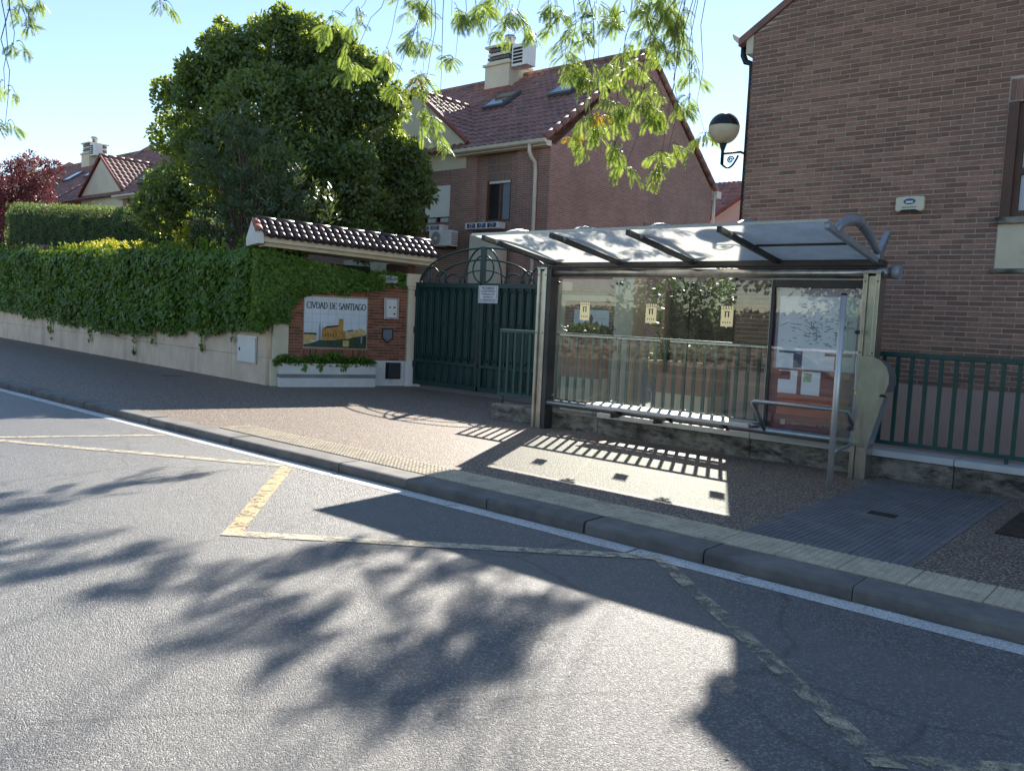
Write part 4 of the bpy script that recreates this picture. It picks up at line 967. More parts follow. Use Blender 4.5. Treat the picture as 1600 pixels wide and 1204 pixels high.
# wall on the other side of the gate, with the red cross panel
w2 = thing('gate_side_wall', 'brown brick wall behind the shelter glass carrying a cross panel', 'wall', (-8.4, 12.0, PZ))
bx('wall', 'house_brick', w2, -9.16, -7.98, 12.0, 12.25, 0.0, 2.14)
bx('frame_band', 'cream_paint', w2, -9.16, -7.98, 11.965, 12.0, 1.96, 2.06)
bx('frame_band', 'cream_paint', w2, -9.16, -9.06, 11.965, 12.0, 0.4, 1.96)
bx('pillar', 'cream_paint', w2, -7.98, -7.60, 11.93, 12.32, 0.0, 2.45, 0.01)
bx('pillar', 'cream_paint', w2, -9.30, -9.165, 11.93, 12.30, 0.0, 2.30, 0.01)
cp = thing('cross_panel', 'pale blue tile panel with a dark red cross and two shells seen through the glass', 'sign', (-8.48, 11.99, 1.2))
for i in range(5):
    for j in range(5):
        bx('tile', 'glazed_white', cp, -8.86+i*0.15+0.002, -8.86+(i+1)*0.15-0.002, 11.985, 11.999, 1.06+j*0.15+0.002, 1.06+(j+1)*0.15-0.002)
def fl(pts, mat, name, y): MB().prism(pts, (0,y,0), (1,0,0), (0,0,1), (0,-0.002,0)).build(name, mat, cp)
cx, cz0 = -8.485, 1.50
fl([(cx-.03,cz0+.05),(cx+.03,cz0+.05),(cx+.035,cz0-.15),(cx,cz0-.36),(cx-.035,cz0-.15)], 'cross_red', 'cross', 11.984)
fl([(cx-.022,cz0+.05),(cx+.022,cz0+.05),(cx+.045,cz0+.17),(cx,cz0+.24),(cx-.045,cz0+.17)], 'cross_red', 'cross', 11.984)
for sg in (-1,1):
    fl([(cx+sg*.02,cz0+.02),(cx+sg*.02,cz0+.075),(cx+sg*.09,cz0+.09),(cx+sg*.13,cz0+.13),(cx+sg*.165,cz0+.05),(cx+sg*.13,cz0-.03),(cx+sg*.09,cz0+.005)], 'cross_red', 'cross', 11.9835)
    fl([(cx+sg*.23-.05,cz0-.22),(cx+sg*.23+.05,cz0-.22),(cx+sg*.23+.04,cz0-.12),(cx+sg*.23+.015,cz0-.06),(cx+sg*.23-.015,cz0-.06),(cx+sg*.23-.04,cz0-.12)], 'shell_tan', 'shell', 11.984)

# planters and shrubs behind the fence
def trough(x0, x1, y0, z0, z1, label):
    t = thing('terracotta_trough', label, 'planter', ((x0+x1)/2, y0, z0), 'terracotta troughs behind the fence')
    A = [(x0+.06,y0,z0),(x1-.06,y0,z0),(x1-.06,y0+.4,z0),(x0+.06,y0+.4,z0),(x0,y0-.05,z1),(x1,y0-.05,z1),(x1,y0+.45,z1),(x0,y0+.45,z1)]
    MB().add(A, [(0,3,2,1),(4,5,6,7),(0,1,5,4),(1,2,6,5),(2,3,7,6),(3,0,4,7)]).build('body', 'terracotta', t)
    bx('rim', 'terracotta', t, x0-.03, x1+.03, y0-.08, y0+.48, z1+0.001, z1+.06)
    bx('plinth', 'cream_paint', t, x0+.04, x1-.04, y0-.02, y0+.42, PZ-0.02, z0-0.001)
    P = [(random.uniform(x0,x1), y0+random.uniform(0,.45), z1+0.06+random.random()*0.28) for k in range(900)]
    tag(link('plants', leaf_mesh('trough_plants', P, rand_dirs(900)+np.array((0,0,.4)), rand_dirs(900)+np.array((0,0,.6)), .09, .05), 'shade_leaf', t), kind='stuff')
trough(-8.05, -7.35, 10.6, 0.72, 1.18, 'short terracotta trough behind the fence at the left glass pane')
trough(-6.45, -5.45, 10.7, 0.62, 1.02, 'longer terracotta trough behind the fence at the middle glass pane')
gh = thing('dark_hedge', 'dark green hedge behind the shelter glass and fence', 'hedge', (-6.3, 12.9, PZ))
cl = [(-7.35+0.42*i, 12.9+random.gauss(0,.12), 0.6+0.5*j, 0.45) for i in range(6) for j in range(4)]
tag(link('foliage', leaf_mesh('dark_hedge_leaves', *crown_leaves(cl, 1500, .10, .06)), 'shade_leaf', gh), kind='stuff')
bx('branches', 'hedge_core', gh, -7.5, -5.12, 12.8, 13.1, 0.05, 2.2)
yt = thing('yard_tree', 'slim trunked small tree behind the glass in front of the dark hedge', 'tree', (-5.55, 11.7, PZ))
tb = MB(); limb(tb, (-5.55,11.7,0), (-5.65,11.7,1.9), 0.06, 0.04, wob=0.04); tb.build('trunk', 'bark', yt)
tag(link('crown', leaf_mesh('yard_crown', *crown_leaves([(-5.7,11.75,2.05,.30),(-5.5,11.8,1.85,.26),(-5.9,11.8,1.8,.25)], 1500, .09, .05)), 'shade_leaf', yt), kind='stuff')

# ================================================================== LOW WALL and FENCE
FY = 9.47
lw = thing('low_wall', 'weathered low concrete wall carrying the green fence', 'wall', (-3, 9.45, PZ))
xs = [-8.36, -6.4, -4.2, -2.0, 0.3, 2.6, 5.0]
for a, b in zip(xs[:-1], xs[1:]):
    bx('block', 'old_concrete', lw, a+0.003, b-0.003, 9.32, 9.66, -0.1, 0.315, 0.012)
    if a > -6.5: bx('coping', 'coping_grey', lw, a+0.004, b-0.004, 9.285, 9.66, 0.318, 0.385, 0.006)
fence = thing('railing', 'dark green bar railing running behind the shelter and past the brick building', 'fence', (-3, FY, 0.33))
bx('top_rail', 'green_fence', fence, -8.36, 5.0, FY-0.028, FY+0.028, 1.385, 1.435, 0.006)
bx('bottom_rail', 'green_fence', fence, -8.36, 5.0, FY-0.022, FY+0.022, 0.435, 0.475)
fb = MB().box(-0.019, 0.019, -0.014, 0.014, 0.475, 1.385).mesh('bar'); fb.materials.append(MATS['green_fence'])
x = -8.34
while x < 5.0:
    piece('bar', fb, (x, FY+random.uniform(-.002,.002), 0), fence); x += 0.142
for x in (-8.3, -6.2, -3.9, -1.6, 0.7, 3.0): MB().tube([(x+0.03,FY,0.30),(x+0.03,FY,0.45)], 0.018, 8).build('foot', 'green_fence', fence)

# ================================================================== BUS SHELTER
SY = 9.15
bs = thing('bus_shelter', 'steel and glass bus shelter with a sloping glazed roof', 'bus shelter', (-5.0, SY, PZ))
def hpost(x0, x1, y0, y1, z0, z1, mat):
    w = (x1-x0)
    p = MB().box(x0, x0+w*0.27, y0, y1, z0, z1).box(x1-w*0.27, x1, y0, y1, z0, z1).box(x0+w*0.27+.001, x1-w*0.27-.001, y0+0.03, y1-0.02, z0, z1-0.02)
    o = p.build('post', mat, bs, 0.004)
    MB().box(x0-0.008, x1+0.008, y0-0.008, y1+0.008, z1+0.001, z1+0.025).build('post_cap', 'cool_steel', o)
    for z_ in (z1-0.08, 1.42):
        for xx in (x0+w*0.13, x1-w*0.13): MB().tube([(xx,y0+0.001,z_),(xx,y0-0.006,z_)], 0.009, 8).build('bolt', 'dark_steel', o)
    return o
hpost(-7.36, -7.20, 9.06, 9.26, PZ-0.02, 2.30, 'brushed_steel')
bx('post_side', 'dark_steel', bs, -7.196, -7.13, 9.07, 9.25, PZ-0.02, 2.30)
hpost(-2.94, -2.77, 9.0, 9.20, PZ-0.02, 2.24, 'brushed_steel')
MB().tube([(-7.20,SY,2.255),(-2.70,SY,2.255)], 0.056, 16).build('front_beam', 'brushed_steel', bs)
MB().tube([(-2.698,SY,2.262),(-2.62,SY,2.262)], 0.075, 16).build('beam_end_cap', 'shelter_grey', bs)
bx('gutter_beam', 'dark_steel', bs, -7.30, -2.80, 9.10, 9.30, 2.325, 2.395, 0.01)
MB().tube([(-7.13,9.12,0.46),(-2.94,9.12,0.46)], 0.046, 14).build('lower_rail', 'cool_steel', bs)
for x in (-6.05,-5.4): bx('rail_strut', 'dark_steel', bs, x-0.02, x+0.02, 9.12, 9.33, 0.36, 0.42)
# roof
RB, RF = Vector((0,9.22,2.40)), Vector((0,7.65,2.62)); rdv = (RF-RB); rn = Vector((1,0,0)).cross(rdv).normalized()
rn = rn if rn.z > 0 else -rn
RX = [-7.12,-6.05,-5.00,-3.93,-2.86]
for i, x in enumerate(RX):
    mid = (RB+RF)/2; MB().obox((x, mid.y, mid.z-0.035), (0.026,0,0), rdv/2, rn*0.028).build('rafter', 'dark_steel' if i < 4 else 'shelter_grey', bs, 0.004)
    # tubular arch over the roof
    pts = []
    for k in range(13):
        t = k/12; yy = 7.86+(9.12-7.86)*t; zz = 2.55+(2.47-2.55)*t+0.20*math.sin(math.pi*t**0.9); pts.append((x, yy, zz))
    ar = MB().tube(pts, [0.026+0.026*math.sin(math.pi*min(1,max(0,(k+1.5)/14))) for k in range(13)], 12).build('arch_tube', 'shelter_grey', bs)
    MB().tube([(x, pts[6][1]-0.012, pts[6][2]),(x, pts[6][1]+0.012, pts[6][2])], 0.056, 14).build('collar', 'cool_steel', ar)
    MB().prism([(9.10,2.36),(9.24,2.36),(9.26,2.46),(9.44,2.70),(9.40,2.72),(9.22,2.55),(9.12,2.47)], (x-0.03,0,0), (0,1,0), (0,0,1), (0.06,0,0)).build('roof_bracket', 'cool_steel', bs)
PX = [-7.30,-6.05,-5.00,-3.93,-2.84]
for a, b in zip(PX[:-1], PX[1:]):
    c_ = (RB+RF)/2; MB().obox(((a+b)/2, c_.y, c_.z+0.004), ((b-a)/2-0.012,0,0), rdv/2, rn*0.005).build('roof_panel', 'roof_glass', bs)
bx('front_edge_trim', 'cool_steel', bs, -7.30, -2.84, 7.632, 7.652, 2.610, 2.640)
bx('roof_tie_bar', 'dark_steel', bs, -3.9, -2.88, 8.45, 8.49, 2.485, 2.515)
# back panes
GXs = [-7.12,-6.09,-5.05,-4.00]
for i, (a, b) in enumerate(zip(GXs[:-1], GXs[1:])):
    pane = bx('glass_pane', 'pane_glass', bs, a+0.006, b-0.006, SY+0.05, SY+0.058, 0.52, 2.175)
    for x in (a+0.03, b-0.03): MB().tube([(x,SY+0.03,2.12),(x,SY+0.07,2.12)], 0.018, 8).build('clamp', 'dark_steel', pane)
    for x in (a+0.03, b-0.03): MB().tube([(x,SY+0.03,0.56),(x,SY+0.07,0.56)], 0.018, 8).build('clamp', 'cool_steel', pane)
    if i: 
        MB().prism([(-.10,.0),(.10,.0),(.07,-.06),(.02,-.04),(0,-.12),(-.02,-.04),(-.07,-.06)], (a,SY+0.04,2.20), (1,0,0), (0,0,1), (0,-0.012,0)).build('pane_bracket', 'brushed_steel', bs)
    sx, sz_, sw, shh = (a+b)/2-0.02, 1.75, 0.078, 0.125
    st_ = MB().prism([(-sw,-shh),(-.015,-shh),(0,-shh-.018),(.015,-shh),(sw,-shh),(sw,shh*.62),(-sw,shh*.62)], (sx,SY+0.0485,sz_), (1,0,0), (0,0,1), (0,-0.001,0)).build('sticker', 'sticker_cream', pane)
    for k in range(5): MB().box(sx-sw+k*.0335, sx-sw+k*.0335+.02, SY+0.0475, SY+0.0485, sz_+shh*.62+.004, sz_+shh*.62+.04).build('sticker', 'sticker_cream', pane)
    for k in (-1, 1): MB().box(sx+k*.020-.008, sx+k*.020+.008, SY+0.0455, SY+0.0465, sz_-.015, sz_+.045).build('sticker_print', 'ink_black', pane)
    MB().box(sx-.036, sx+.036, SY+0.0455, SY+0.0465, sz_+.047, sz_+.056).build('sticker_print', 'ink_black', pane)
    for k in range(4): MB().box(sx-.052+k*.030, sx-.052+k*.030+.012, SY+0.0455, SY+0.0465, sz_-.085, sz_-.068).build('sticker_print', 'ink_black', pane)
# poster case
pc = MB().box(-3.99, -3.955, SY, SY+0.10, 0.42, 2.18).box(-2.985, -2.95, SY, SY+0.10, 0.42, 2.18).box(-3.954, -2.986, SY, SY+0.10, 2.10, 2.18).box(-3.954, -2.986, SY, SY+0.10, 0.42, 0.50).build('poster_case', 'dark_steel', bs)
MB().box(-3.995, -3.988, SY-0.004, SY+0.02, 0.42, 2.185).box(-3.995, -2.95, SY-0.004, SY+0.02, 2.182, 2.19).build('case_trim', 'cool_steel', pc)
MB().box(-3.954, -2.986, SY+0.05, SY+0.07, 0.50, 2.10).build('poster_back', 'poster_burgundy', pc)
MB().box(-3.935, -3.005, SY+0.0497, SY+0.0499, 1.18, 2.09).build('poster_header', 'poster_lilac', pc)
MB().box(-3.90, -3.03, SY+0.046, SY+0.0495, 1.19, 2.0).build('route_map', 'poster_white', pc)
MB().box(-3.86, -3.06, SY+0.046, SY+0.0495, 0.665, 0.90).build('poster_strip', 'poster_orange', pc)
MB().box(-3.86, -3.64, SY+0.044, SY+0.0455, 0.905, 1.165).build('poster_sheet', 'poster_white', pc)
MB().box(-3.59, -3.38, SY+0.044, SY+0.0455, 0.905, 1.165).build('poster_sheet', 'poster_white', pc)
MB().box(-3.86, -3.72, SY+0.0425, SY+0.0435, 1.06, 1.155).build('poster_print', 'poster_burgundy', pc)
MB().box(-3.57, -3.48, SY+0.0425, SY+0.0435, 1.05, 1.15).build('poster_print', 'poster_green', pc)
MB().box(-3.87, -3.60, SY+0.0425, SY+0.0435, 1.36, 1.385).box(-3.70, -3.60, SY+0.0425, SY+0.0435, 1.20, 1.359).build('poster_print', 'poster_blue', pc)
MB().box(-3.35, -3.06, SY+0.0425, SY+0.0435, 1.35, 1.38).box(-3.24, -3.21, SY+0.0425, SY+0.0435, 1.20, 1.349).build('poster_print', 'poster_burgundy', pc)
rl = MB()                     # the route lines and stops of the map
for k in range(46):
    x, z_ = random.gauss(-3.46,.15), random.gauss(1.66,.085); x = min(max(x,-3.84),-3.09); z_ = min(max(z_,1.42),1.92); a = random.choice((0,0,.5,-.5,1.57)); ll = random.uniform(.03,.13)
    d = Vector((math.cos(a),0,math.sin(a)))*ll/2; rl.obox((x,SY+0.0425+0.00004*k,z_), d, (0,0.0004,0), Vector((-math.sin(a),0,math.cos(a)))*0.0022)
for k in range(60):
    x, z_ = random.gauss(-3.46,.19), random.gauss(1.66,.11); x = min(max(x,-3.84),-3.09); z_ = min(max(z_,1.40),1.94)
    rl.obox((x,SY+0.0405,z_), (random.uniform(.006,.022),0,0), (0,0.0003,0), (0,0,0.0035))
rl.build('route_lines', 'ink_grey', pc)
text_obj('lettering', 'Ayuntamiento de Logroño', 0.052, (-3.40, SY+0.048, 0.575), (1,0,0), UZ, 'sticker_cream', pc)
MB().box(-3.80, -3.745, SY+0.046, SY+0.049, 0.545, 0.605).build('crest', 'sticker_cream', pc)
MB().box(-3.953, -2.987, SY+0.012, SY+0.016, 0.505, 2.095).build('case_glass', 'case_glass', pc)
for k in range(6): MB().box(-3.85+k*.14, -3.78+k*.14, SY-0.003, SY-0.0005, 0.452, 0.462).build('vent_slot', 'cool_steel', pc)
# bench: folded steel seat on the rail
bn = MB().prism([(8.80,.500),(8.80,.540),(8.83,.552),(9.13,.552),(9.13,.530),(8.86,.530),(8.84,.515),(8.815,.495)], (-6.25,0,0), (0,1,0), (0,0,1), (2.25,0,0)).build('bench', 'bench_steel', bs, 0.004)
for x in (-5.9,-5.15,-4.4): MB().prism([(9.12,.50),(9.12,.40),(8.86,.528)], (x-.015,0,0), (0,1,0), (0,0,1), (.03,0,0)).build('bench_bracket', 'dark_steel', bn)
MB().tube([(-4.0,9.0,.50),(-3.95,8.98,.54),(-3.93,8.80,.54),(-3.97,8.78,.545)], 0.016, 8).build('bench_end', 'cool_steel', bn)
# leaning rail
MB().tube([(-3.93,9.09,.47),(-3.96,8.98,.62),(-3.98,8.80,.80),(-3.93,8.76,.815),(-3.0,8.76,.815),(-2.93,8.80,.80),(-2.90,9.0,.60)], 0.022, 10).build('leaning_rail', 'cool_steel', bs)
# round post with side glass
rp = MB().tube([(-2.82,8.12,PZ-0.02),(-2.82,8.12,1.97)], 0.029, 16).build('round_post', 'bench_steel', bs)
MB().tube([(-2.82,8.12,1.971),(-2.82,8.12,1.992)], [0.029,0.02], 16).build('post_cap', 'black_rubber', rp)
side = [(8.17,.48),(8.91,.48),(8.91,1.93),(8.80,1.97),(8.45,1.98),(8.25,1.95),(8.17,1.90)]
sgp = MB().prism(side, (-2.83+0.128*8.12,0,0), (-0.128,1,0), (0,0,1), (.009,0,0)).build('side_pane', 'side_glass', bs)
for (y, z_) in ((8.19,1.66),(8.89,1.63),(8.19,.62),(8.89,.62)): MB().tube([(-2.845-.128*(y-8.12),y,z_),(-2.80-.128*(y-8.12),y,z_)], 0.020, 8).build('clamp', 'dark_steel', sgp)
MB().tube([(-2.83,8.15,.45),(-2.92,8.99,.45)], 0.02, 8).build('side_rail', 'cool_steel', bs)
# litter bin on the right post
lbn = thing('litter_bin', 'steel litter bin with rounded top fixed to the right shelter post', 'litter bin', (-2.75, 8.95, 0.43))
prof = [(-2.90,1.37),(-2.90,.44),(-2.80,.43),(-2.745,.44),(-2.615,.99),(-2.64,1.0),(-2.61,1.02),(-2.585,1.12),(-2.59,1.21),(-2.62,1.29),(-2.68,1.35),(-2.76,1.385),(-2.84,1.39)]
MB().prism(prof, (0,8.93,0), (1,0,0), (0,0,1), (0,0.012,0)).build('front_plate', 'brushed_steel', lbn, 0.002)
ins = [(-2.93+(p[0]+2.93)*0.97, 0.44+(p[1]-0.44)*0.985) for p in prof]
MB().prism([(-2.76,1.36),(-2.68,1.33),(-2.62,1.27),(-2.59,1.19),(-2.585,1.11),(-2.615,1.02),(-2.93,1.02),(-2.93,1.36)], (0,8.943,0), (1,0,0), (0,0,1), (0,0.25,0)).build('hood', 'cool_steel', lbn, 0.006)
MB().prism([(-2.93,.46),(-2.75,.46),(-2.64,.97),(-2.93,.97)], (0,8.943,0), (1,0,0), (0,0,1), (0,0.22,0)).build('container', 'shelter_grey', lbn, 0.004)
MB().prism([(-2.665,.98),(-2.60,.975),(-2.60,1.0),(-2.655,1.005)], (0,8.920,0), (1,0,0), (0,0,1), (0,0.009,0)).build('latch', 'black_rubber', lbn)

# ================================================================== BRICK BUILDING (right)
BY, BX0 = 10.5, -5.07
bb = thing('brick_building', 'brown brick building with a street-facing gable behind the shelter', 'building', (-0.5, 14, PZ))
WX0, WX1, WZ0, WZ1 = -2.035, -0.80, 2.96, 4.20
EZ, SLP, HALF = 5.46, 0.63, 4.6
def gz(x): return EZ+SLP*min(x-BX0, BX0+2*HALF-x)
BX1 = BX0+2*HALF
bx('mortar_wall', 'brown_mortar', bb, BX0+0.012, WX0, BY+0.008, BY+0.30, 1.05, EZ)
bx('mortar_wall', 'brown_mortar', bb, WX1, BX1-0.012, BY+0.008, BY+0.30, 1.05, EZ)
bx('mortar_wall', 'brown_mortar', bb, WX0+.001, WX1-.001, BY+0.008, BY+0.30, 1.05, 2.39)
bx('mortar_wall', 'brown_mortar', bb, WX0+.001, WX1-.001, BY+0.008, BY+0.30, WZ1, EZ)
MB().prism([(BX0+.012,EZ+.001),(BX1-.012,EZ+.001),(BX0+HALF,EZ+SLP*HALF)], (0,BY+0.008,0), (1,0,0), (0,0,1), (0,.292,0)).build('mortar_gable', 'brown_mortar', bb)
bx('plinth', 'plinth_render', bb, BX0-0.004, BX1, BY-0.004, BY+0.30, -0.1, 1.048)
bx('side_wall', 'house_brick', bb, BX0, BX0+0.28, BY+0.302, BY+10, 0, EZ)
bx('side_wall', 'house_brick', bb, BX1-0.28, BX1, BY+0.302, BY+10, 0, EZ)
bx('inner_dark', 'dark_room', bb, BX0+.3, BX1-.3, BY+0.9, BY+0.95, 0, EZ)
# bricks
PXB, PZB, LB, HB = 0.235, 0.058, 0.222, 0.0455
full = MB().box(0, LB, 0, 0.014, 0, HB).mesh('brick'); full.materials.append(MATS['brown_brick'])
cand, rest = [], MB()
r_i = 0; z_ = 1.056
while z_ < 7.3:
    x = BX0-(PXB/2 if r_i % 2 else 0)
    while x < 0.6:
        x0, x1 = max(BX0, x), min(x+LB, 0.6)
        ok = z_+HB < EZ or (gz(x0) > z_+HB and gz(x1) > z_+HB)
        if not ok:
            g0, g1 = min(gz(x0), z_+HB), min(gz(x1), z_+HB)
            if x0 < -0.55 and g1 > z_+0.004:
                xa_ = x0 if g0 > z_+0.002 else x0+(z_-g0)/SLP+0.002
                rest.prism([(xa_,z_),(x1,z_),(x1,g1),(xa_,max(g0,z_+.001))], (0,BY+0.014,0), (1,0,0), (0,0,1), (0,-0.014,0))
        segs = [(x0, x1)]
        if 2.34 < z_+HB and z_ < 4.44:           # window column incl. panel and soldier lintel
            segs = []
            if x0 < WX0-0.012: segs.append((x0, min(x1, WX0-0.012)))
            if x1 > WX1+0.012: segs.append((max(x0, WX1+0.012), x1))
        for a, b in segs:
            if b-a < 0.02 or not ok: continue
            if b-a > LB-0.002 and x < -1.30 and (z_ > 2.50 or x > -2.55): cand.append((x, z_))
            else: rest.box(a, b, BY+random.uniform(-.001,.001), BY+0.014, z_, z_+HB)
        x += PXB
    z_ += PZB; r_i += 1
cand.sort(key=lambda q: (q[0]+0.11)**2+BY**2+(q[1]-1.62)**2)
for k, (x, z_) in enumerate(cand):
    if k < 300: piece('brick', full, (x, BY+random.uniform(-.0012,.0012), z_), bb)
    else: rest.box(x, x+LB, BY+random.uniform(-.001,.001), BY+0.014, z_, z_+HB)
x = WX0
while x < WX1: rest.box(x+.005, x+.053, BY, BY+0.014, 4.215, 4.44); x += 0.058
tag(rest.build('bricks', 'brown_brick', bb), kind='stuff')
# window
win = bx('window', 'brown_frame', bb, WX0+.001, WX0+0.10, BY-0.01, BY+0.16, WZ0, WZ1-.001)
for (a,b,c_,d) in ((WX0+.101,WX1,WZ1-.085,WZ1-.001),(WX0+.101,WX1,WZ0,WZ0+.07),(WX0+.161,WX1,3.42,3.49),(WX0+.101,WX0+.16,WZ0+.071,WZ1-.086)):
    bx('frame', 'brown_frame', win, a, b, BY+0.05, BY+0.14, c_, d)
bx('pane', 'window_glass', win, WX0+.16, WX1, BY+0.09, BY+0.10, WZ0+.07, WZ1-.085)
bx('blind', 'curtain', win, WX0+.165, WX1, BY+0.082, BY+0.088, WZ0+.075, 3.415)
bx('blind', 'canvas', win, WX0+.165, WX1, BY+0.082, BY+0.088, 3.495, WZ1-.09)
bx('sill', 'old_concrete', win, WX0-.03, WX1+.03, BY-0.06, BY+0.16, 2.885, 2.955, 0.006)
bx('under_panel', 'cream_paint', bb, WX0+.004, WX1-.004, BY-0.012, BY+0.1, 2.40, 2.883)
bx('lower_sill', 'old_concrete', bb, WX0-.03, WX1+.03, BY-0.05, BY+0.1, 2.345, 2.397, 0.006)
# roof, verge and gutter
rv = Vector((HALF+0.22, 0, SLP*(HALF+0.22))); 
for sg in (-1, 1):
    A = Vector((BX0+HALF, 0, EZ+SLP*HALF+0.10)); B = A+Vector((sg*(HALF+0.20), 0, -SLP*(HALF+0.20)))
    MB().add([(A.x,BY-0.03,A.z),(B.x,BY-0.03,B.z),(B.x,BY+10,B.z),(A.x,BY+10,A.z),(A.x,BY-0.03,A.z-.10),(B.x,BY-0.03,B.z-.10),(B.x,BY+10,B.z-.10),(A.x,BY+10,A.z-.10)],
             [(0,3,2,1),(4,5,6,7),(0,1,5,4),(1,2,6,5),(2,3,7,6),(3,0,4,7)]).build('roof', 'roof_tile', bb)
bx('eave_block', 'cream_plaster', bb, BX0-0.10, BX0-0.001, BY+0.005, BY+10, 5.22, 5.50)
gt = MB()
pr_ = [(-.0,.0),(-.03,-.08),(-.10,-.11),(-.18,-.03),(-.20,.03),(-.185,.035),(-.165,-.02),(-.10,-.09),(-.045,-.07),(-.015,.0)]
gt.prism(pr_, (BX0-0.10, BY-0.02, 5.47), (1,0,0), (0,0,1), (0,10,0)); gut = gt.build('gutter', 'gutter_cream', bb)
MB().tube([(BX0-.19,BY+.12,5.40),(BX0-.19,BY+.12,5.25),(BX0-.15,BY+.12,5.16),(BX0-.06,BY+.12,5.12),(BX0-.05,BY+.12,4.95),(BX0-.05,BY+.12,PZ)], 0.04, 10).build('downpipe', 'lamp_iron', gut)
# alarm box
al = thing('alarm_box', 'cream burglar alarm box with a blue oval badge on the brick building', 'alarm box', (-2.96, BY-0.02, 3.05))
MB().prism([(-.155,.085),(-.155,-.06),(-.13,-.085),(-.06,-.078),(.06,-.078),(.13,-.085),(.155,-.06),(.155,.085),(.07,.092),(-.07,.092)], (-2.955,BY-0.001,3.14), (1,0,0), (0,0,1), (0,-0.07,0)).build('housing', 'alarm_cream', al, 0.012)
MB().prism([(-.12,-.083),(.12,-.083),(.07,-.060),(-.07,-.060)], (-2.955,BY-0.0715,3.14), (1,0,0), (0,0,1), (0,-0.003,0)).build('siren_slot', 'black_rubber', al)
MB().prism([(.065*math.cos(a*.3142),.034*math.sin(a*.3142)) for a in range(20)], (-2.955,BY-0.0715,3.172), (1,0,0), (0,0,1), (0,-0.002,0)).build('badge', 'ink_blue', al)
MB().prism([(-.038,-.018),(.038,-.018),(.038,.006),(-.038,.006)], (-2.955,BY-0.0738,3.172), (1,0,0), (0,0,1), (0,-0.001,0)).build('badge_print', 'sign_white', al)
for k in range(7): MB().box(-3.03+k*.022, -3.03+k*.022+.015, BY-0.0735, BY-0.0715, 3.100, 3.110).build('badge_print', 'ink_black', al)
# globe lamp on a scrolled bracket
lp = thing('globe_lamp', 'globe street lamp, dark above and milky below, on an iron wall bracket', 'street lamp', (-5.1, 10.35, 3.85))
gc = (-5.34, 10.36, 4.25); MB().sphere(gc, 0.205, 28, 10, 0.10, 1.0).build('globe_cap', 'globe_dark', lp); MB().sphere(gc, 0.203, 28, 14, -0.98, 0.105).build('globe', 'globe_milk', lp)
MB().tube([(gc[0],gc[1],3.78),(gc[0],gc[1],3.96),(gc[0],gc[1],4.0),(gc[0],gc[1],4.06)], [0.022,0.022,0.035,0.055], 12).build('stem', 'lamp_iron', lp)
MB().tube([(gc[0],gc[1],3.92),(-5.08,10.36,3.92)], 0.016, 8).build('bracket', 'lamp_iron', lp)
MB().tube([(gc[0]+.23*t/14, gc[1], 3.78-0.06*math.sin(math.pi*t/14)+0.10*(t/14)**3) for t in range(15)], 0.014, 8).build('bracket', 'lamp_iron', lp)
MB().tube([(-5.22+.05*(1-t/26)*math.cos(t*.5), gc[1], 3.83+.05*(1-t/26)*math.sin(t*.5)) for t in range(24)], 0.009, 6).build('scroll', 'lamp_iron', lp)
MB().box(-5.10, -5.071, 10.50, 10.62, 3.72, 3.98).build('wall_plate', 'lamp_iron', lp)
MB().tube([(-5.085,10.36,3.92),(-5.085,10.55,3.92)], 0.016, 8).build('bracket', 'lamp_iron', lp)

# ================================================================== HOUSES BEHIND
def roof_field(P0, U, V, ncol, nrow, name, mat, parent, amp=0.035):
    P0, U, V = Vector(P0), Vector(U), Vector(V); nn_ = U.cross(V).normalized()
    if nn_.z < 0: nn_ = -nn_
    prof_ = [(0,.0),(.18,.75),(.36,1.0),(.54,.75),(.72,.05),(.86,-.08)]
    us = [(c_+p[0], p[1]) for c_ in range(ncol) for p in prof_]+[(ncol, 0.0)]
    vs2 = []
    for r in range(nrow): vs2 += [(r, .030), (r+0.985, .0)]
    Vv, Ff = [], []
    for (rv_, h) in vs2:
        for (cu_, a) in us: Vv.append(P0+U*(cu_/ncol)+V*(rv_/nrow)+nn_*(a*amp+h))
    k = len(us)
    for i in range(len(vs2)-1):
        for j in range(k-1): Ff.append((i*k+j, i*k+j+1, (i+1)*k+j+1, (i+1)*k+j))
    mb = MB(); mb.add(Vv, Ff, False)
    return tag(mb.build(name, mat, parent), kind='stuff')
HXR, HXL, HY, HYB = -14.02, -24.65, 17.55, 26.6
HE, HRZ, HRY = 6.24, 9.72, 22.1
hs = thing('terraced_house', 'brown brick terraced house with cream gable and red tiled roof behind the green gate', 'house', (-19.3, 22, PZ), 'terrace of brick houses')
# front wall with openings: two windows
def wallpiece(x0, x1, z0, z1, y=HY, mat='house_brick', name='wall'): return bx(name, mat, hs, x0, x1, y, y+0.25, z0, z1)
w1 = (-18.93,-17.72,4.28,5.42); w2_ = (-16.36,-15.43,4.28,5.42); RC0, RC1 = -16.68, -15.18
wallpiece(HXL, w1[0], 0, 5.62); wallpiece(w1[1], RC0, 0, HE); wallpiece(RC1, HXR, 0, HE); wallpiece(w1[0]+.001, w1[1]-.001, 0, w1[2]-.001)
wallpiece(w1[0]+.001, w1[1]-.001, w1[3]+.001, 5.62)
wallpiece(HXL, w1[1]-.002, 5.621, 5.835, HY-0.004, 'house_brick_soldier', 'soldier_band')
wallpiece(RC0+.001, w2_[0], 0, HE, HY+0.10); wallpiece(w2_[1], RC1-.001, 0, HE, HY+0.10); wallpiece(w2_[0]+.001, w2_[1]-.001, 0, w2_[2]-.001, HY+0.10)
wallpiece(w2_[0]+.001, w2_[1]-.001, w2_[3]+.001, HE, HY+0.10, 'house_brick_soldier', 'soldier_band')
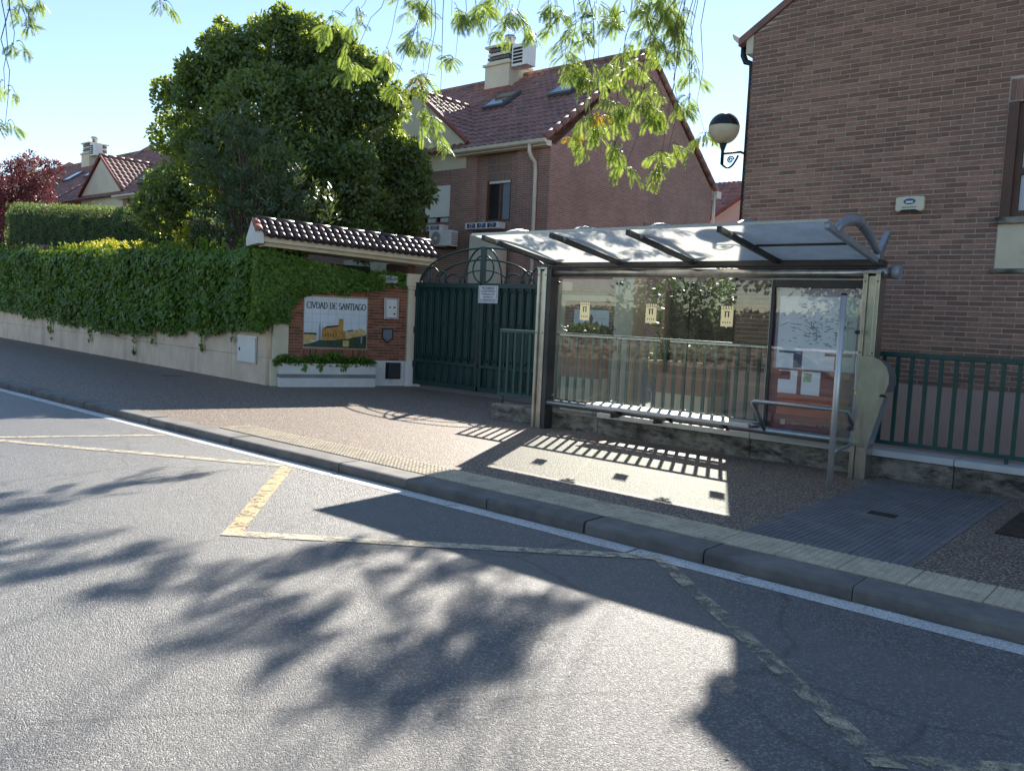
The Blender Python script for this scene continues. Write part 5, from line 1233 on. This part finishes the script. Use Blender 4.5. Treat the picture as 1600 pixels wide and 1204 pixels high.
# gable end wall
MB().prism([(HY+.251,0),(HYB,0),(HYB,HE+.05),(HRY,HRZ-.04),(HY+.251,HE+.05)], (HXR,0,0), (0,1,0), (0,0,1), (-0.25,0,0)).build('gable_wall', 'house_brick', hs)
gwin = bx('window', 'brown_frame', hs, HXR-0.02, HXR+0.02, 22.35, 23.05, 3.9, 4.72); bx('pane', 'sign_white', gwin, HXR+0.021, HXR+0.025, 22.4, 22.62, 3.95, 4.62)
# parapet fin between houses
MB().prism([(HY,HE),(HRY,HRZ+.25),(HRY+.35,HRZ+.5),(HRY+.9,HRZ+.35),(HYB,HE),(HYB,0),(HY+.26,0),(HY+.26,HE-.5)], (HXL-0.22,0,0), (0,1,0), (0,0,1), (0.21,0,0)).build('parapet', 'house_brick', hs)
# cream dormer gable
DX, DH, DW = -19.36, 8.22, 2.25
MB().prism([(DX-DW,5.836),(DX+DW,5.836),(DX+DW,6.55),(DX,DH),(DX-DW,6.55)], (0,HY-0.02,0), (1,0,0), (0,0,1), (0,0.2,0)).build('cream_gable', 'cream_plaster', hs)
dsl = (DH-6.5)/DW; dl = 3.1
for sg in (-1, 1):
    A = Vector((DX, HY-0.10, DH+0.10)); B = Vector((DX+sg*(DW+.12), HY-0.10, DH+0.10-dsl*(DW+.12)))
    o = roof_field(B if sg < 0 else B+Vector((0,dl,0)), (0,dl,0) if sg < 0 else (0,-dl,0), A-B, 12, 9, 'roof', 'roof_tile', hs)
    MB().tube([B+Vector((0,0,.03)), A+Vector((0,0,.03))], 0.06, 6).build('verge', 'red_flashing', hs)
for k in range(8): MB().tube([(DX,HY-0.12+k*.40,DH+.12),(DX,HY+0.27+k*.40,DH+.13)], [0.095,0.08], 7).build('ridge_tile', 'roof_tile', hs)
# main roof
U = Vector((HXR-HXL+0.06,0,0)); fe = Vector((HXL, HY-0.30, HE+0.06)); V = Vector((0, HRY-(HY-0.30), HRZ+0.06-(HE+0.06)))
roof_field(fe, U, V, 43, 18, 'roof', 'roof_tile', hs)
roof_field((HXR+.06,HYB+.25,HE+.06), (-U.x,0,0), (0,HRY-HYB-.25,HRZ-HE), 43, 16, 'roof', 'roof_tile', hs)
for k in range(26): MB().tube([(HXL+k*.412,HRY,HRZ+.09),(HXL+.405+k*.412,HRY,HRZ+.10)], [0.11,0.095], 7).build('ridge_tile', 'roof_tile', hs)
for k in range(15):
    t0_, t1_ = k/15, (k+1)/15; a = fe.lerp(Vector((0,HRY,HRZ+.06)), 0); p0 = Vector((HXR+.03, fe.y+V.y*t0_, fe.z+V.z*t0_+.03)); p1 = Vector((HXR+.03, fe.y+V.y*t1_*1.0, fe.z+V.z*t1_+.045)); MB().tube([p0,p1], [0.10,0.085], 7).build('verge_tile', 'roof_tile', hs)
    p0 = Vector((HXR+.03, HYB+.25+(HRY-HYB-.25)*t0_, HE+.09+(HRZ-HE)*t0_)); p1 = Vector((HXR+.03, HYB+.25+(HRY-HYB-.25)*t1_, HE+.10+(HRZ-HE)*t1_)); MB().tube([p0,p1], [0.10,0.085], 7).build('verge_tile', 'roof_tile', hs)
# eaves, gutters, pipes
ev = bx('eave', 'gutter_cream', hs, -17.45, HXR+0.02, HY-0.22, HY-0.001, HE-0.08, HE+0.06)
gp = [(.0,.0),(-.02,-.08),(-.08,-.11),(-.14,-.08),(-.16,.0)]
MB().prism(gp, (-17.50, HY-0.22, HE+0.07), (0,1,0), (0,0,1), (3.55,0,0)).build('gutter', 'gutter_cream', ev)
MB().tube([(-14.52,HY-.28,HE-.02),(-14.52,HY-.28,HE-.22),(-14.50,HY-.20,HE-.36),(-14.48,HY-.07,HE-.46),(-14.46,HY-.06,HE-.7),(-14.40,HY-.06,.1)], 0.055, 10).build('downpipe', 'gutter_cream', hs)
bx('rear_gutter', 'gutter_cream', hs, HXR-1.0, HXR+0.15, HYB+.10, HYB+.42, HE-.18, HE+.05); MB().tube([(HXR+.06,HYB+.1,HE-.1),(HXR+.06,HYB+.1,.1)], 0.05, 8).build('downpipe', 'gutter_cream', hs)
# windows
wa = bx('window', 'brown_frame', hs, w1[0]+.002, w1[0]+.09, HY+.06, HY+.2, w1[2], w1[3])
for (a,b,c_,d) in ((w1[1]-.09,w1[1]-.002,w1[2],w1[3]),(w1[0]+.091,w1[1]-.091,w1[2],w1[2]+.06),(-18.36,-18.29,w1[2]+.061,w1[3])): bx('frame', 'brown_frame', wa, a, b, HY+.06, HY+.2, c_, d)
bx('pane', 'window_glass', wa, w1[0]+.09, w1[1]-.09, HY+.13, HY+.14, w1[2]+.06, w1[3]); bx('roller_shutter', 'white_metal', wa, w1[0]+.14, w1[1]-.012, HY+.03, HY+.058, 4.49, w1[3]-.003)
for k in range(18): bx('shutter_slat', 'white_metal', wa, w1[0]+.142, w1[1]-.014, HY+.024, HY+.0295, 4.495+k*.0505, 4.495+k*.0505+.046)
wb = bx('window', 'brown_frame', hs, w2_[0]+.002, w2_[0]+.07, HY+.13, HY+.26, w2_[2], w2_[3])
for (a,b,c_,d,m_) in ((w2_[1]-.07,w2_[1]-.002,w2_[2],w2_[3],'brown_frame'),(w2_[0]+.071,w2_[1]-.071,w2_[2],w2_[2]+.06,'brown_frame'),(-15.90,-15.82,w2_[2]+.061,w2_[3]-.07,'brown_frame'),(w2_[0]+.071,w2_[1]-.071,w2_[3]-.069,w2_[3],'white_metal')): bx('frame', m_, wb, a, b, HY+.13, HY+.26, c_, d)
bx('pane', 'dark_room', wb, w2_[0]+.07, -15.90, HY+.21, HY+.215, w2_[2]+.06, w2_[3]-.07); bx('pane', 'solar_glass', wb, -15.82, w2_[1]-.07, HY+.2, HY+.205, w2_[2]+.06, w2_[3]-.07)
for (a,b) in ((-19.16,-17.74),(-16.78,-15.5)):
    t = bx('flower_ledge', 'white_metal', hs, a, b, HY-.28, HY-.002, 4.05, 4.22)
    for k in range(3): MB().box(a+.07+k*(b-a-.1)/3, a+(k+1)*(b-a-.1)/3, HY-.286, HY-.281, 4.075, 4.195).build('blue_tile_inset', 'blue_tile', t)
    for k in range(3):
        cx = a+.07+(k+.42)*(b-a-.1)/3; MB().tube([(cx+.09*math.cos(q*.7)*(1-q/14), HY-.289, 4.135+.045*math.sin(q*.7)) for q in range(12)], 0.006, 5).build('ornament', 'white_metal', t)
ac = thing('air_conditioner', 'white air conditioner unit on the brown brick wall below the shuttered window', 'air conditioner', (-17.6, HY-.3, 3.6))
bx('casing', 'white_metal', ac, -18.12, -17.22, HY-.42, HY-.10, 3.58, 4.04, 0.02)
MB().tube([(-17.82,HY-.421,3.81),(-17.82,HY-.43,3.81)], 0.19, 24).build('fan_ring', 'ac_grey', ac); MB().tube([(-17.82,HY-.4305,3.81),(-17.82,HY-.436,3.81)], 0.055, 14).build('fan_hub', 'white_metal', ac)
for r in (0.09,0.13,0.17): MB().tube([(-17.82+r*math.cos(q*.2618),HY-.434,3.81+r*math.sin(q*.2618)) for q in range(25)], 0.005, 5, False).build('guard_ring', 'white_metal', ac)
for k in range(6): bx('grille_slat', 'ac_grey', ac, -17.215, -17.205, HY-.38, HY-.14, 3.64+k*.06, 3.66+k*.06)
for x in (-17.95,-17.4): bx('bracket', 'dark_steel', ac, x-.02, x+.02, HY-.44, HY-.001, 3.53, 3.575)
bx('rendered_bay', 'cream_plaster', hs, -16.52, -15.40, HY-.35, HY-.002, 1.2, 3.90)
# chimney, roof lights, solar panel
ch = bx('chimney', 'cream_plaster', hs, -20.05, -18.95, 21.3, 22.4, 8.8, 10.05); bx('chimney_cap', 'cream_plaster', ch, -20.12, -18.88, 21.23, 22.47, 10.051, 10.12)
for k in range(4): bx('louvre', 'lead_flashing' if k % 2 else 'cream_plaster', ch, -20.0+.02*k, -19.0-.02*k, 21.33, 22.37, 10.13+k*.13, 10.13+k*.13+.09)
bx('louvre_core', 'dark_room', ch, -19.85, -19.15, 21.5, 22.2, 10.121, 10.66); bx('chimney_slab', 'cream_plaster', ch, -20.08, -18.92, 21.27, 22.43, 10.661, 10.73)
MB().tube([(-19.4,21.8,10.73),(-19.4,21.8,11.0),(-19.4,21.8,11.02),(-19.4,21.8,11.12)], [.15,.15,.20,.20], 12).build('flue', 'cool_steel', ch)
MB().prism([(-20.15,0),(-18.85,0),(-18.85,.45),(-20.15,.45)], (0,21.22,8.85), (1,0,0), (0,0.1,1), (0,-.02,0)).build('flashing', 'red_flashing', ch)
bx('vent_unit', 'white_metal', ch, -18.86, -18.2, 21.3, 21.75, 9.9, 10.6); 
for k in range(5): bx('vent_slat', 'dark_room', ch, -18.8, -18.4, 21.29, 21.299, 9.98+k*.11, 10.05+k*.11)
vn = V.normalized(); rnn = Vector((1,0,0)).cross(vn)
for (x, t) in ((-18.15,.60),(-15.6,.62)):
    c_ = fe+V*t; c_ = Vector((x, c_.y, c_.z)); o = MB().obox(c_+rnn*.09, (.42,0,0), vn*.55, rnn*.05).build('roof_light', 'lead_flashing', hs)
    MB().obox(c_+rnn*.145, (.34,0,0), vn*.46, rnn*.004).build('pane', 'window_glass', o)
spn = MB().obox(fe+V*.34+Vector((8.9,0,0))+rnn*.14, (1.0,0,0), vn*.8, rnn*.03)
rest_labels = ['brown brick terraced house mostly hidden behind the large broadleaf tree', 'terraced house with sunlit cream gable above the clipped hedge', 'terraced house with a chimney beyond the cream gable, above the clipped hedge', 'farthest terraced house of the row, behind the purple plum tree']
for i, lab in enumerate(rest_labels):
    skip = ('chimney', 'roof_light') if i == 1 else ()
    h2 = copy_tree(hs, (-10.9*(i+1), 0, 0), lab, 'terrace of brick houses', skip=skip)
sp_ = thing('solar_panel', 'pale reflective solar panel on the roof between the tree and the cream gable', 'solar panel', (-36.6, 18.5, 7.2))
cpn = Vector((-36.9, (fe+V*.22).y, (fe+V*.22).z)); MB().obox(cpn+rnn*.22, (1.3,0,0), vn*.62, rnn*.03).build('panel', 'solar_glass', sp_); MB().obox(cpn+rnn*.12, (1.2,0,0), vn*.55, rnn*.04).build('frame', 'lead_flashing', sp_)
# awning beside the house
aw = thing('awning', 'pale scalloped awning glimpsed under the tiled canopy', 'awning', (-20.4, 17.0, 3.0))
MB().add([(-21.4,17.5,3.28),(-19.35,17.5,3.16),(-19.35,16.6,3.02),(-21.4,16.6,3.14)], [(0,1,2,3)]).build('canvas_top', 'canvas', aw)
am = MB()
for k in range(10): am.box(-21.4+k*.205, -21.4+k*.205+.2, 16.585, 16.598, 2.86-.012*k+(0.02 if k%2 else 0), 3.138-.012*k)
am.build('valance', 'canvas', aw)

# salmon house far behind
so = thing('salmon_house', 'salmon rendered house with red tiled roof seen between the two brick buildings', 'house', (-17.5, 38, PZ))
MB().prism([(-20.5,0),(-13,0),(-13,10.2),(-20.5,5.6)], (0,36,0), (1,0,0), (0,0,1), (0,6,0)).build('wall', 'salmon_plaster', so)
MB().prism([(-20.6,5.55),(-13,10.21),(-13,10.36),(-20.6,5.70)], (0,35.85,0), (1,0,0), (0,0,1), (0,.12,0)).build('verge', 'red_flashing', so)
roof_field((-24,39.0,5.0), (14,0,0), (0,4.0,4.6), 50, 20, 'roof', 'roof_tile', so)
cc = bx('chimney', 'cream_plaster', so, -19.0, -17.9, 41.5, 42.4, 8.0, 10.3); bx('chimney_cap', 'lead_flashing', cc, -19.1, -17.8, 41.4, 42.5, 10.301, 10.42); bx('flashing', 'red_flashing', cc, -19.15, -17.75, 41.35, 41.49, 8.6, 9.45)

# ================================================================== OTHER SIDE OF THE STREET (seen in the glass)
ow = thing('boundary_wall', 'low weathered concrete wall across the street with pale coping', 'wall', (-4, -9, PZ))
for k in range(10):
    bx('panel', 'old_concrete', ow, -24+k*4, -20.02+k*4, -9.3, -9.05, 0, 0.95); bx('coping', 'coping_grey', ow, -24+k*4, -20.01+k*4, -9.36, -8.99, 0.951, 1.03)
ph = thing('added_hedge', 'unseen dark hedge added across the street to darken the glass reflections', 'hedge', (-5, -11, 0))  # unseen hedge, added to keep the pale horizon out of the glass reflections
P = np.stack((rng.uniform(-32,20,16000), rng.uniform(-11.3,-10.2,16000), rng.uniform(0,2.0,16000)), 1); P[:9000,1] = rng.uniform(-10.3,-9.95,9000); P[9000:,2] = 1.8+rng.random(7000)*0.4
tag(link('foliage', leaf_mesh('added_hedge_leaves', P, rand_dirs(16000)+np.array((0,.3,0)), rand_dirs(16000)+np.array((0,1,.3)), rng.uniform(.14,.24,16000), .13), 'shade_leaf', ph), kind='stuff')
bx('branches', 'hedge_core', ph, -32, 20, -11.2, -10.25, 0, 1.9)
ORD = ('leftmost', 'second from the left', 'third from the left', 'fourth from the left', 'middle one', 'fourth from the right', 'third from the right', 'second from the right', 'rightmost')
for i, (x, y, s_) in enumerate(sorted(((-1.5,-13.5,1.1),(-7,-14,1.3),(4.5,-14.5,1.2),(-14,-14,1.2),(1.5,-16,1.5),(-4,-16.5,1.5),(-10.5,-16,1.5),(9,-14,1.3),(-19,-13,1.3)))):  # trees known from reflections, with more and larger ones added to screen the horizon
    t = thing('park_tree', 'leafy tree behind the low wall across the street, '+ORD[i], 'tree', (x, y, 0), 'trees across the street')
    cl = [(x+random.gauss(0,1.3)*s_, y+random.gauss(0,1.2)*s_, 3.6*s_+random.gauss(0,1.2)*s_, random.uniform(.8,1.3)*s_) for k in range(14)]
    tag(link('crown', leaf_mesh('park_crown', *crown_leaves(cl, 150, .24, .16)), 'tree_leaf', t), kind='stuff')
    tb = MB(); limb(tb, (x,y,-.05), (x,y,3.2*s_), .17, .11, wob=.03)
    for c_ in cl[:7]: limb(tb, (x,y,3.0*s_), c_[:3], .06, .015)
    tb.build('trunk', 'bark', t)

# ================================================================== FALLEN LEAVES
P, D, NN = [], [], []
for k in range(420):
    m_ = random.random()
    if m_ < .35: p = (random.uniform(-8,0), 9.30-abs(random.gauss(0,.10)), PZ+.004)
    elif m_ < .65: p = (random.uniform(-12,1), 5.155-abs(random.gauss(0,.05)), .012)
    elif m_ < .85: p = (random.uniform(-9,1), random.uniform(5.5,9.2), PZ+.010)
    else: p = (random.uniform(-8,1), random.uniform(2.2,5.0), .012)
    P.append(p); a = random.random()*6.28; D.append((math.cos(a),math.sin(a),random.uniform(0,.15))); NN.append((random.gauss(0,.2),random.gauss(0,.2),1))
fo = link('fallen_leaves', leaf_mesh('fallen_leaves', P, D, NN, rng.uniform(.012,.035,len(P)), rng.uniform(.006,.016,len(P))), 'dry_leaf')
tag(fo, 'small dry leaves scattered along the kerb and the low wall', 'leaves', kind='stuff')
